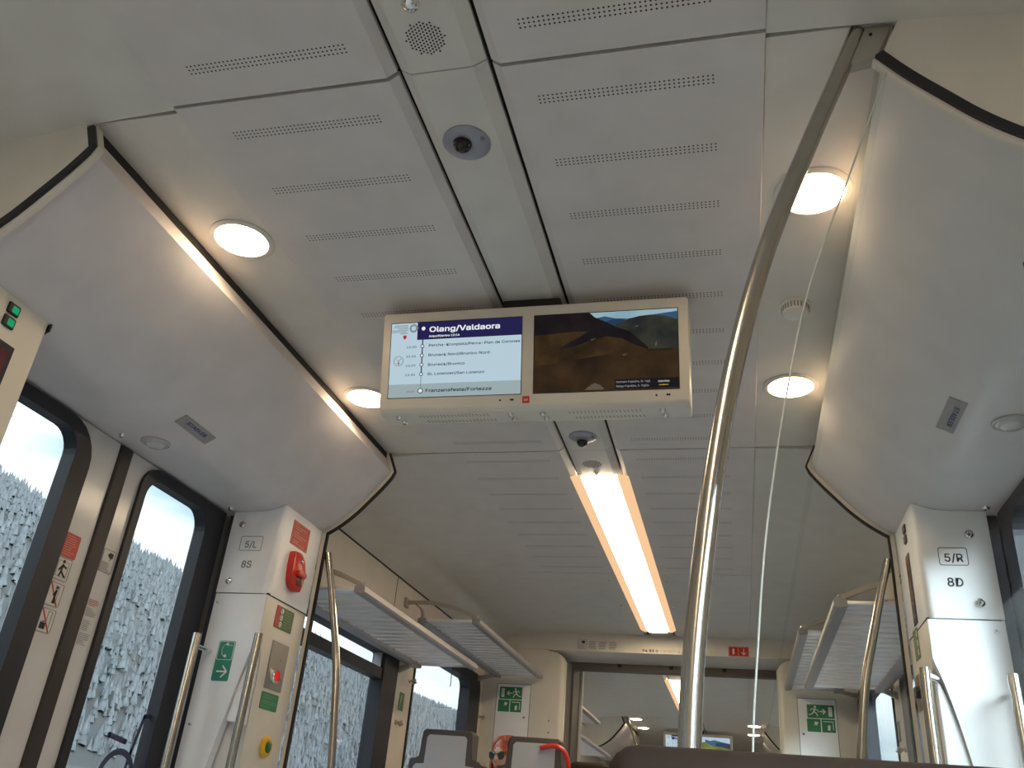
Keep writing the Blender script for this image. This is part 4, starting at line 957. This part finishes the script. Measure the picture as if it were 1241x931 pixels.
sticker('pictogram_sticker', 'pale camera surveillance sticker on the right leaf of the left door', 'sticker', fd, 1.624, 1.667, 0.442, 0.495, OFFW, 0.004,
        [('frame', GREYI, outline(0.0011, 0.004, 0.02)), ('camera', INK, many(PG([(.50, .66), (.80, .64), (.82, .86), (.52, .88)]), L_((.66, .66), (.62, .54), 0.002), PG([(.42, .72), (.50, .70), (.50, .82), (.42, .80)]))), ('print', GREYI, lines(rows(.42, .10, 7, .10, .9, 4), 0.001))])
def text_block(name, label, f, u0, u1, v0, v1, heads, body, seed):
    o = None
    m = MB(); R = random.Random(seed); n = 26
    for k in range(n):
        if k in (4, 10, 11, 18): continue
        b = v1 - (v1 - v0) * k / (n - 1); a1 = u0 + (u1 - u0) * R.uniform(.45, 1)
        if k < 4: continue
        m.line(f, (u0, b), (a1, b), 0.0009, 0, 0.0008)
    o = build(m, name, body, label=label, cat='sticker')
    m = MB()
    for k in range(4): b = v1 - (v1 - v0) * k / (n - 1); m.line(f, (u0, b), (u0 + (u1 - u0) * R.uniform(.6, .95), b), 0.0010, 0, 0.0009)
    build(m, 'red_heading', heads, o)
text_block('printed_notice', 'transparent printed notice of small lines with a red heading, on the left door', fd, 1.627, 1.662, 0.283, 0.378, REDS, GREYI, 4)
# wheelchair marking on the left door glass
m = MB(); fg = left(-DX - 0.0138)
def strokes(mb, f, pts, w):
    for a, b in zip(pts, pts[1:]): mb.line(f, a, b, w, 0, 0.0009)
    for p in pts: mb.disc(f, p[0], p[1], w / 2, 0, 0.0009, 12)
strokes(m, fg, ((1.928, 0.092), (1.946, 0.174), (1.972, 0.178)), 0.010); strokes(m, fg, ((1.834, 0.121), (1.898, 0.112)), 0.012)
m.annulus(fg, 1.893, 0.030, 0.067, 0.053, 0, 0.0008, 48); strokes(m, fg, ((1.928, 0.092), (1.915, 0.0), (1.80, -0.01), (1.76, -0.12)), 0.010)
build(m, 'wheelchair_marking', mat('window_print', (0.05, 0.06, 0.13), 0.5), label='dark wheelchair symbol printed on the glass of the left door', cat='sticker')
m = MB()
for u, v in ((1.275, 0.672), (1.283, 0.676), (1.29, 0.678)): m.text(fg, u - 0.01, v, 0.005, '1', 0, 0.0006)
m.annulus(fg, 1.268, 0.655, 0.006, 0.005, 0, 0.0006, 20)
build(m, 'glass_stamp', GREYI, label='tiny stamp in the upper corner of the left door glass nearest the cream pillar', cat='sticker')
# foil stickers on the door headers
def cove_frame(s, x):
    a, b = cove_z(x - 0.02), cove_z(x + 0.02); d = Vector((0.04 * s, 0, b - a)).normalized()
    o = Vector((s * x, 0, cove_z(x)))
    return Fr(o, (0, 1, 0), d) if s > 0 else Fr(o, (0, 1, 0), -d)
fc = cove_frame(-1, 0.757)
def flip(f): return f if f.n.z < 0 else Fr(f.o, -f.u, f.v)
f1 = flip(cove_frame(-1, 0.7915)); sg = 1 if f1.u.y > 0 else -1
us = sorted((sg * 1.507, sg * 1.632))
sticker('maker_sticker', 'grey foil maker sticker with blue letters on the left door header', 'sticker', f1, us[0], us[1], -0.0155, 0.0155, STKG, 0.0005, [('lettering', BLUEI, TX(.5, .45, 0.012, 'STADLER', 'CENTER', 0.03, w=0.075))], 'foil stickers on the door headers', th=0.0016, d0=0.0002)
f2 = cove_frame(1, 0.800); f2 = Fr(f2.o, (0, -1, 0), -f2.v) if f2.n.z > 0 else f2
f2 = f2 if f2.n.z < 0 else Fr(f2.o, -f2.u, f2.v)
sg = 1 if f2.u.y > 0 else -1; us = sorted((sg * 1.522, sg * 1.651))
sticker('maker_sticker', 'grey foil maker sticker with blue letters on the right door header', 'sticker', f2, us[0], us[1], -0.0165, 0.0165, STKG, 0.0005, [('lettering', BLUEI, TX(.5, .48, 0.012, 'STADLER', 'CENTER', 0.03, w=0.080))], 'foil stickers on the door headers', th=0.0016, d0=0.0002)
# green signs on the far cabinets
def runner(flipx=False):
    X = (lambda a: 1 - a) if flipx else (lambda a: a)
    P = lambda a, b: (X(a), b)
    return many(D_(P(.70, .84), 0.0055), L_(P(.70, .72), P(.76, .45), 0.0075), L_(P(.70, .68), P(.60, .58), 0.004), L_(P(.60, .58), P(.58, .45), 0.0036), L_(P(.71, .68), P(.84, .66), 0.004), L_(P(.84, .66), P(.88, .54), 0.0036),
                L_(P(.76, .45), P(.66, .36), 0.005), L_(P(.66, .36), P(.62, .14), 0.0045), L_(P(.76, .45), P(.84, .28), 0.005), L_(P(.84, .28), P(.95, .22), 0.0042),
                L_(P(.32, .5), P(.54, .5), 0.005), L_(P(.33, .5), P(.43, .68), 0.005), L_(P(.33, .5), P(.43, .32), 0.005), PG([P(.08, .15), P(.22, .15), P(.22, .86), P(.08, .86)]))
for s, (a, b) in ((-1, (-0.868, -0.742)), (1, (0.727, 0.856))):
    fc_ = front(BH - 0.0037); zz = (0.0 if s < 0 else -0.012); nm = 'left' if s < 0 else 'right'; mid = (a + b) / 2
    sticker('escape_sign', f'green escape sign with a running figure and arrow, upper sign on the {nm} cabinet door', 'sign', fc_, a, b, 0.635 + zz, 0.698 + zz, GREEN, 0.001, [('pictogram', WHITE, runner(s > 0))], 'signs on the end cabinets')
    sticker('safety_sign', f'small green safety sign with a heart symbol on the {nm} cabinet door', 'sign', fc_, a - 0.004, mid - 0.004, 0.570 + zz, 0.631 + zz, GREEN, 0.001, [('pictogram', WHITE, many(D_((.62, .70), 0.0052), D_((.74, .70), 0.0052), PG([(.55, .66), (.81, .66), (.68, .48)]), L_((.50, .52), (.62, .60), 0.003)))], 'signs on the end cabinets')
    sticker('safety_sign', f'small green safety sign with a glove and box corner on the {nm} cabinet door', 'sign', fc_, mid + 0.001, b, 0.570 + zz, 0.631 + zz, GREEN, 0.001, [('pictogram', WHITE, many(L_((.12, .82), (.86, .82), 0.0035), L_((.84, .2), (.84, .82), 0.0035), PG([(.42, .16), (.60, .16), (.64, .48), (.54, .60), (.42, .46)])))], 'signs on the end cabinets')
# bulkhead header
fb = front(BH - 0.0002)
sticker('camera_sticker', 'small camera surveillance sticker on the far bulkhead header', 'sticker', fb, -0.450, -0.400, 0.915, 0.968, OFFW, 0.001, [('frame', GREYI, outline(0.0013, 0.001, 0.01)), ('camera', INK, many(PG([(.42, .62), (.78, .58), (.82, .82), (.46, .86)]), L_((.62, .6), (.58, .5), 0.002))), ('print', GREYI, lines(rows(.4, .1, 4, .1, .85, 3), 0.0012))])
m = MB(); R = random.Random(4)
for x in (-0.388, -0.333, -0.278):
    for k in range(7): m.line(fb, (x, 0.957 - k * 0.0062), (x + 0.044 * R.uniform(.75, 1), 0.957 - k * 0.0062), 0.0022, 0, 0.0008)
build(m, 'printed_notice', mat('faint_print', (0.20, 0.19, 0.18)), label='three columns of tiny grey print on the far bulkhead header', cat='sticker')
m = MB(); m.text(fb, -0.098, 0.913, 0.0175, '94 83 0', 0, 0.0008, 'LEFT', 0.02, width=0.083)
o = build(m, 'vehicle_number', INK, label='vehicle number 94 83 0 170 027-4 printed on the far bulkhead header', cat='lettering')
m = MB(); m.text(fb, -0.006, 0.913, 0.0175, '170 027-4', 0, 0.0008, 'LEFT', 0.01, width=0.108); build(m, 'worn_digits', mat('worn_print', (0.36, 0.27, 0.19)), o)
sticker('emergency_sign', 'red sign with a white bar and a downward arrow on the far bulkhead header', 'sign', fb, 0.354, 0.458, 0.907, 0.957, REDP, 0.001,
        [('pictogram', WHITE, many(PG([(.20, .22), (.29, .22), (.29, .78), (.20, .78)]), L_((.75, .2), (.75, .82), 0.0035), L_((.75, .18), (.64, .42), 0.0035), L_((.75, .18), (.86, .42), 0.0035), L_((.485, .03), (.485, .97), 0.0012), outline(0.0008, 0.001, 0.03)))])
m = MB(); m.disc(fb, -0.40, 0.896, 0.001, 0, 0.001); m.b.free()
# hooks and labels on the strip between the windows
def hook(s, y, z, label):
    g = W(s, WX); u = uy(s, y); r = thing('coat_hook', label, 'coat hook', (s * (WX - 0.02), y, z - 0.01), 'coat hooks between the windows')
    m = MB(); m.lathe(g, u, z, [(0.010, 0), (0.010, 0.004), (0.005, 0.006), (0.0045, 0.020), (0.009, 0.024), (0.009, 0.028), (0, 0.030)], 16); build(m, 'peg', BRACK, r, smooth=40)
    m = MB(); m.tube([g.p(u, z - 0.002, 0.010), g.p(u - 0.002, z - 0.014, 0.022), g.p(u, z - 0.006, 0.034)], 0.0035, 8); build(m, 'prong', BRACK, r, smooth=40)
hook(-1, 3.630, 0.535, 'upper coat hook on the strip between the left windows'); hook(-1, 3.530, 0.356, 'lower coat hook on the strip between the left windows')
hook(-1, 4.755, 0.535, 'coat hook left of the escape signs, beyond the second left window')
hook(1, 3.63, 0.60, 'upper coat hook on the strip between the right windows'); hook(1, 3.53, 0.37, 'lower coat hook on the strip between the right windows')
for s, nm in ((-1, 'left'), (1, 'right')):
    g = W(s, WX - 0.0002); ya, yb = (3.535, 3.592) if s < 0 else (3.60, 3.655); us = sorted((uy(s, ya), uy(s, yb)))
    sticker('safety_sticker', f'small green sticker between the coat hooks on the {nm} wall', 'sticker', g, us[0], us[1], 0.405, 0.475, GREENO, 0.002, [('pictogram', WHITE, many(L_((.25, .25), (.45, .85), 0.003), L_((.25, .25), (.3, .1), 0.003))), ('print', mat('pale_green_print', (0.25, 0.33, 0.18)), lines(rows(.85, .2, 6, .55, .92, 2), 0.0013))])

# ================================================================== SEATS AND PASSENGER
RF = FLOOR + 0.15
def plate_seat(xc, y, zt, label, handle=False, xs=1.0):
    """seat turned to the far end: we see the grey back shell with its dark edge"""
    root = thing('train_seat', label, 'seat', (xc, y, RF), 'seats with grey back shells'); f = front(y)
    zs = zt - 0.106; hw, bw = 0.101, 0.146
    def outline_(ins): return [(xc - bw + ins, RF + 0.28), (xc - bw + ins, zs - 0.012 - ins), (xc - bw + ins + 0.010, zs - ins), (xc - hw + ins, zs - ins + 0.001), (xc - hw + ins, zt - 0.010 - ins), (xc - hw + 0.010 + ins, zt - ins), (xc + hw - 0.010 - ins, zt - ins), (xc + hw - ins, zt - 0.010 - ins), (xc + hw - ins, zs - ins + 0.001), (xc + bw - ins - 0.010, zs - ins), (xc + bw - ins, zs - 0.012 - ins), (xc + bw - ins, RF + 0.28)]
    m = MB(); m.prism(f, outline_(0.0), -0.085, 0.0, 0.006); sh = build(m, 'shell', SEATD, root, smooth=35)
    m = MB(); m.prism(f, outline_(0.0205), -0.004, 0.0035, 0.002); build(m, 'back_panel', GREYP, root)
    m = MB(); m.box(xc - bw + 0.012, xc + bw - 0.012, y + 0.08, y + 0.14, RF + 0.30, zs - 0.02, 0.02); m.box(xc - hw + 0.01, xc + hw - 0.01, y + 0.08, y + 0.12, zs + 0.012, zt - 0.015, 0.015); build(m, 'back_cushion', CLOTH, root, smooth=40)
    m = MB(); m.box(xc - bw, xc + bw, y + 0.02, y + 0.36, RF + 0.26, RF + 0.345, 0.02); build(m, 'cushion', CLOTH, root, smooth=40)
    m = MB(); m.box(xc - 0.05, xc + 0.05, y + 0.08, y + 0.26, RF, RF + 0.262, 0.008); build(m, 'pedestal', SEATD, root)
    if handle:
        m = MB(); p = catm([(xc + 0.028, y - 0.012, zt - 0.037), (xc + 0.06, y - 0.020, zt - 0.030), (xc + 0.095, y - 0.022, zt - 0.030), (xc + 0.122, y - 0.020, zt - 0.050), (xc + 0.134, y - 0.016, zt - 0.085), (xc + 0.136, y - 0.006, zt - 0.13)], 5)
        m.tube(p, 0.0115, 12, True, 0.75); build(m, 'red_grip', REDP, root, smooth=40)
plate_seat(-0.695, 3.4, 0.327, 'grey backed seat with a dark stepped edge in front of the second left window')
plate_seat(-0.352, 3.4, 0.320, 'grey backed seat with a curved red grip, right of the red-haired passenger', True)
def leather_seat(xc, y, zt, label, hw=0.17, face=1, ct=0.345):
    """rounded dark seat; face=1: its back towards the camera"""
    base = FLOOR if y < 2.7 else RF
    root = thing('train_seat', label, 'seat', (xc, y, base), 'dark padded seats')
    f = front(y)
    m = MB(); m.box(xc - hw, xc + hw, y, y + 0.085, zt - 0.30, zt, 0.026, 4); build(m, 'headrest', LEATH, root, smooth=50)
    m = MB(); m.box(xc - hw + .005, xc + hw - .005, y + 0.005, y + 0.09, base + 0.30, zt - 0.295, 0.02, 3); build(m, 'backrest', CLOTH, root, smooth=50)
    ya, yb = (y + 0.02, y + 0.40) if face > 0 else (y - 0.30, y + 0.07)
    m = MB(); m.box(xc - hw, xc + hw, ya, yb, base + ct - 0.085, base + ct, 0.02); build(m, 'cushion', CLOTH, root, smooth=40)
    m = MB(); m.box(xc - 0.06, xc + 0.06, ya + 0.1, yb - 0.08, base, base + ct - 0.083, 0.01); build(m, 'pedestal', SEATD, root)
leather_seat(0.468, 0.76, 0.0735, 'brown padded headrest close in front, at the foot of the curved steel pole', 0.182, -1)
leather_seat(-0.220, 3.85, 0.281, 'dark seat top just right of the red grip', 0.080)
leather_seat(0.68, 3.45, 0.318, 'dark seat top below the right cabinet door, between the steel poles', 0.095)
leather_seat(0.375, 3.45, 0.310, 'thin dark seat top showing just above the brown headrest', 0.112)

# passenger with red hair and sunglasses
HAIR = mat('red_hair', (0.42, 0.075, 0.02), 0.45, vary=0.35, scale=90)
SKIN = mat('skin', (0.62, 0.36, 0.27), 0.5); LIPS = mat('lips', (0.45, 0.10, 0.09), 0.4)
COAT = mat('dark_coat', (0.05, 0.05, 0.06), 0.85, vary=0.2); LENS = mat('sunglass_lens', (0.03, 0.04, 0.035), 0.08); FRAME = mat('glasses_frame', (0.30, 0.24, 0.16), 0.25, 0.8)
person = thing('person', 'seated passenger with red hair and dark sunglasses between the grey backed seats', 'person', (-0.655, 4.22, RF))
HC = Vector((-0.652, 4.20, 0.298)); HR = 0.082       # head centre, unit scale (layout units)
yaw_h = math.radians(-28)                              # turned to her right, seen facing left
def hp(x, y, z):
    """head space: x to her left as we see right, y towards the face, z up (in head heights)"""
    c, s_ = math.cos(yaw_h), math.sin(yaw_h)
    X = x * c + y * s_; Y = -(y * c - x * s_)
    return HC + Vector((X, Y, z)) * HR
m = MB(); n, k = 40, 28
rings = []
for j in range(k + 1):
    ph = math.pi * j / k; z = math.cos(ph); row = []
    for i in range(n):
        th = 2 * math.pi * i / n; x, y = math.sin(th) * math.sin(ph), math.cos(th) * math.sin(ph)
        w = 0.76 if z > -0.1 else 0.76 - 0.30 * ((-z - 0.1) / 0.9) ** 1.2
        px, py, pz = x * w, y * 0.92, z * 1.06
        if y > 0:
            front_w = max(0, y) ** 3
            if z < 0: py += 0.06 * front_w * math.exp(-((z + 0.85) / 0.2) ** 2)
            g = math.exp(-((px) / 0.13) ** 2)
            py += g * front_w * (0.20 * math.exp(-((z + 0.22) / 0.13) ** 2) + 0.10 * math.exp(-((z + 0.04) / 0.14) ** 2))
            e = math.exp(-((abs(px) - 0.30) / 0.15) ** 2) * math.exp(-((z - 0.08) / 0.11) ** 2); py -= 0.11 * e * front_w
            py += 0.035 * front_w * math.exp(-((z + 0.50) / 0.07) ** 2) * math.exp(-(px / 0.22) ** 2)
        else:
            if z < -0.3: py *= 1 - 0.35 * (-z - 0.3)
        row.append((px, py, pz))
    rings.append(row)
V = [[m.b.verts.new(hp(*p)) for p in (r if 0 < j < k else [r[0]])] for j, r in enumerate(rings)]
for j in range(k):
    A, B = V[j], V[j + 1]
    for i in range(n):
        i2 = (i + 1) % n
        if len(A) == 1: m.b.faces.new((A[0], B[i], B[i2]))
        elif len(B) == 1: m.b.faces.new((A[i], B[0], A[i2]))
        else: m.b.faces.new((A[i], B[i], B[i2], A[i2]))
# neck and ears joined into the head mesh
m.tube([hp(0, -0.12, -0.75), hp(0, -0.16, -1.2), hp(0, -0.20, -1.7)], [0.45 * HR, 0.44 * HR, 0.55 * HR], 16)
for sx in (-1, 1): m.tube([hp(sx * 0.74, -0.05, 0.16), hp(sx * 0.80, -0.10, 0.0), hp(sx * 0.76, -0.05, -0.16)], [0.06 * HR, 0.11 * HR, 0.05 * HR], 8)
build(m, 'head', SKIN, person, smooth=80)
m = MB()                                               # mouth
for dz, w in ((-0.49, 0.21), (-0.56, 0.19)): m.tube([hp(-w, 0.83, dz - 0.0), hp(-w * .5, 0.925, dz + 0.012), hp(0, 0.945, dz), hp(w * .5, 0.925, dz + 0.012), hp(w, 0.83, dz)], [0.012 * HR, 0.035 * HR, 0.036 * HR, 0.035 * HR, 0.012 * HR], 8)
build(m, 'lips', LIPS, person, smooth=60)
m = MB()                                               # hair: cap with fringe, falling to the shoulders
cap = []
for j in range(15):
    ph = math.pi * j / 14; cap.append([hp(0.88 * math.sin(ph) * math.sin(t), -0.115 + 0.985 * math.sin(ph) * math.cos(t), 0.16 + 1.06 * math.cos(ph)) for t in (2 * math.pi * q / 28 for q in range(28))])
CV = [[m.b.verts.new(p) for p in r] for r in cap[1:-1]]
for A, B in zip(CV, CV[1:]):
    for q in range(28): m.b.faces.new((A[q], B[q], B[(q + 1) % 28], A[(q + 1) % 28]))
m.b.faces.new(CV[0]); m.b.faces.new(CV[-1][::-1])
R = random.Random(3)
for i in range(150):
    th = math.radians(R.uniform(-180, 180)); fr_ = math.cos(th) > 0.45
    if fr_ and abs(th) < 0.12: th = 0.12 if th >= 0 else -0.12
    top = (0.10 * R.uniform(-1, 1), -0.05 + 0.1 * R.uniform(-1, 1), 1.10)
    pts = []
    end = (R.uniform(-.25, .25) if fr_ else -1.0 - R.uniform(0, .35)) + R.uniform(-.08, .08)
    swp = ((1.35 if th > -0.25 else -1.35) - th) if fr_ else 0
    for t in range(9):
        a = t / 8; z = 1.12 * math.cos(a * math.pi / 2) if end < 0 else 1.12 + (end - 1.12) * (1 - math.cos(a * math.pi / 2))
        rad = math.sin(min(1, a * 1.25) * math.pi / 2); z = 1.14 + (end - 1.14) * (a ** 1.7)
        th2 = th + (swp * min(1, a * 1.15) ** 0.8 if fr_ else 0)
        wob = 0.03 * math.sin(i + t)
        pts.append(hp((0.86 + wob) * rad * math.sin(th2) + top[0] * (1 - rad), (1.0 + wob) * rad * math.cos(th2) * (0.93 if fr_ else 0.98) + top[1] * (1 - rad), z))
    rd = [HR * q for q in (0.05, 0.10, 0.13, 0.14, 0.14, 0.13, 0.12, 0.09, 0.02)]
    m.tube(pts, rd, 6)
build(m, 'hair', HAIR, person, smooth=60)
gl = MB()
for sx in (-1, 1):
    c = hp(sx * 0.33, 0.90, 0.07); nn = (hp(sx * 0.33 * 1.15, 2, 0.07) - hp(sx * 0.33, 1, 0.07)).normalized()
    fx = Fr(c, Vector((0, 0, 1)).cross(nn), (0, 0, 1))
    gl.prism(fx, [(a * HR, b * HR) for a, b in ((-.25, .13), (-.10, .19), (.12, .19), (.25, .12), (.25, -.08), (.14, -.22), (-.06, -.25), (-.21, -.14))], -0.001, 0.002)
g0 = build(gl, 'sunglasses', LENS, person)
gl = MB()
for sx in (-1, 1):
    gl.tube([hp(sx * 0.10, 0.965, 0.12), hp(sx * 0.33, 0.945, 0.27), hp(sx * 0.60, 0.80, 0.20)], 0.0022, 6); gl.tube([hp(sx * 0.60, 0.80, 0.18), hp(sx * 0.80, 0.40, 0.16), hp(sx * 0.84, -0.1, 0.12)], 0.0022, 6)
gl.tube([hp(-0.10, 0.97, 0.12), hp(0, 1.02, 0.14), hp(0.10, 0.97, 0.12)], 0.0022, 6)
build(gl, 'glasses_frame', FRAME, g0)
# seated body as one skinned surface
def skinned(name, J, E, m_, parent):
    me = bpy.data.meshes.new(name); me.from_pydata([P3(p) for p, r in J], E, []); o = bpy.data.objects.new(name, me); COL.objects.link(o)
    sk = o.modifiers.new('skin', 'SKIN'); sv = me.skin_vertices[0].data
    for i, (p, r) in enumerate(J): sv[i].radius = (r * S, r * S); sv[i].use_root = (i == 0)
    ss = o.modifiers.new('sub', 'SUBSURF'); ss.levels = 2; ss.render_levels = 2
    dg = bpy.context.evaluated_depsgraph_get(); m2 = bpy.data.meshes.new_from_object(o.evaluated_get(dg)); bpy.data.objects.remove(o)
    org = WL[parent.name]
    for v in m2.vertices: v.co -= org
    for p in m2.polygons: p.use_smooth = True
    m2.materials.clear(); m2.materials.append(m_)
    q = bpy.data.objects.new(name, m2); COL.objects.link(q); q.parent = parent; WL[q.name] = org; return q
bx, by = -0.652, 4.24
J = [((bx, by, RF + 0.40), .115), ((bx, by + .01, RF + 0.55), .105), ((bx, by + .01, RF + 0.70), .12), ((bx, by, RF + 0.78), .07), ((bx, by - .0, RF + 0.83), .045),
     ((bx - .14, by, RF + 0.745), .055), ((bx - .17, by - .03, RF + 0.56), .042), ((bx - .12, by - .17, RF + 0.45), .034), ((bx + .14, by, RF + 0.745), .055), ((bx + .17, by - .03, RF + 0.56), .042), ((bx + .12, by - .17, RF + 0.45), .034),
     ((bx - .075, by - .05, RF + 0.40), .08), ((bx - .085, by - .32, RF + 0.40), .058), ((bx - .085, by - .34, RF + 0.08), .042), ((bx + .075, by - .05, RF + 0.40), .08), ((bx + .085, by - .32, RF + 0.40), .058), ((bx + .085, by - .34, RF + 0.08), .042)]
skinned('body', J, [(0, 1), (1, 2), (2, 3), (3, 4), (2, 5), (5, 6), (6, 7), (2, 8), (8, 9), (9, 10), (0, 11), (11, 12), (12, 13), (0, 14), (14, 15), (15, 16)], COAT, person)
for sx in (-1, 1):
    hx = bx + sx * .115; w = Vector((hx, by - .175, RF + 0.447))
    J = [(tuple(w), .022), (tuple(w + Vector((0, -.035, -.002))), .024), (tuple(w + Vector((0, -.060, -.006))), .020)]; E_ = [(0, 1), (1, 2)]
    for q, (dx, L) in enumerate(((-.018, .040), (-.006, .047), (.006, .044), (.017, .034))):
        b = len(J); p0 = w + Vector((dx, -.062, -.006)); J += [(tuple(p0), .0068), (tuple(p0 + Vector((0, -L * .55, -.006))), .0062), (tuple(p0 + Vector((0, -L * .85, -.022))), .0052)]; E_ += [(2, b), (b, b + 1), (b + 1, b + 2)]
    b = len(J); J += [(tuple(w + Vector((-sx * .024, -.03, -.004))), .008), (tuple(w + Vector((-sx * .038, -.052, -.012))), .0068), (tuple(w + Vector((-sx * .036, -.072, -.02))), .0058)]; E_ += [(1, b), (b, b + 1), (b + 1, b + 2)]
    skinned('hand', J, E_, SKIN, person)
    m = MB(); m.box(bx + sx * .085 - .04, bx + sx * .085 + .04, by - .46, by - .28, RF + 0.002, RF + 0.075, 0.022, 3); build(m, 'shoe', BLACK, person, smooth=50)
leather_seat(-0.655, 4.38, 0.20, 'dark seat behind the red-haired passenger', 0.15, -1, 0.285)

# ================================================================== OUTSIDE
GRASS = mat('field_grass', (0.22, 0.225, 0.17), 0.95, vary=0.55, scale=0.5)
FOREST = mat('forest_needles', (0.030, 0.033, 0.035), 0.95, vary=0.35, scale=0.9)
HILLM = mat('hill_ground', (0.0075, 0.0085, 0.0080), 0.95, vary=0.75, scale=0.5)
_t = HILLM.node_tree; _n = [n for n in _t.nodes if n.type == 'TEX_NOISE'][0]; _g = [n for n in _t.nodes if n.type == 'NEW_GEOMETRY'][0]
_m = _t.nodes.new('ShaderNodeMapping'); _m.inputs['Scale'].default_value = (1.0, 0.05, 1.0)      # crop rows run along the track
_t.links.new(_g.outputs['Position'], _m.inputs[0]); _t.links.new(_m.outputs[0], _n.inputs['Vector'])
SNOW = mat('pale_track', (0.04, 0.043, 0.043), 0.9, vary=0.3, scale=0.4)
def ww(x, y, z): return Vector(((x) / S, y / S, (z - ZC) / S))       # metres to layout units
def hill_h(d, y, s=-1):
    """height in metres at distance d from the track"""
    b = -0.6 if d < 9 else -0.6 + min(1, (d - 9) / 30) * 3.2
    if d > 39: b += (1 - math.exp(-(d - 39) / 70)) * ((60 if s < 0 else 8) + 3.5 * math.sin(y * 0.013 + 1.0) + 1.5 * math.sin(y * 0.041))
    return b + 0.25 * math.sin(d * 0.3 + y * 0.1) * min(1, d / 20)
for s in (-1, 1):
    m = MB(); ds = [2.2, 4, 7, 11, 16, 22, 30, 39, 50, 62, 75, 90, 110, 135, 165, 200]; ysx = [(-120 + 14 * k) for k in range(62)]
    G = [[m.b.verts.new(ww(s * d, y, hill_h(d, y))) for y in ysx] for d in ds]
    for i in range(len(ds) - 1):
        for j in range(len(ysx) - 1): m.b.faces.new((G[i][j], G[i][j + 1], G[i + 1][j + 1], G[i + 1][j]))
    build(m, 'hill', HILLM, smooth=60, kind='structure')
    m = MB(); R = random.Random(11 + s)
    for t in range(17000):
        d = 40 + 115 * R.random() ** 1.25; y = d * R.uniform(.75, 3.5) if s < 0 else d * R.uniform(1.5, 5.5); z = hill_h(d, y, s); h = R.uniform(1.2, 3.2) * (0.30 + d / 170); r = h * R.uniform(.18, .30); n = 5
        for (za, zb, ra) in ((0.0, .75, 1.0), (.42, 1.0, .55)):
            ap = m.b.verts.new(ww(s * d, y, z + h * zb)); a0 = R.uniform(0, 1)
            ring_ = [m.b.verts.new(ww(s * d + r * ra * R.uniform(.6, 1.2) * math.cos(a0 + 2 * math.pi * q / n), y + r * ra * R.uniform(.6, 1.2) * math.sin(a0 + 2 * math.pi * q / n), z + h * (za + R.uniform(-.08, .08)))) for q in range(n)]
            for q in range(n): m.b.faces.new((ring_[q], ring_[(q + 1) % n], ap))
    build(m, 'conifer_forest', FOREST, smooth=179, label='misty conifer forest on the hillside seen through the ' + ('left' if s < 0 else 'right') + ' windows', cat='forest', kind='stuff')
    m = MB()
    for (d0, d1, dz) in ((15.0, 16.2, .1),):
        for j in range(40):
            y = -60 + 8 * j; m.face([ww(s * d0, y, hill_h(d0, y) + dz), ww(s * d0, y + 8, hill_h(d0, y + 8) + dz), ww(s * d1, y + 8, hill_h(d1, y + 8) + dz), ww(s * d1, y, hill_h(d1, y) + dz)])
    build(m, 'field_track', SNOW, kind='structure')
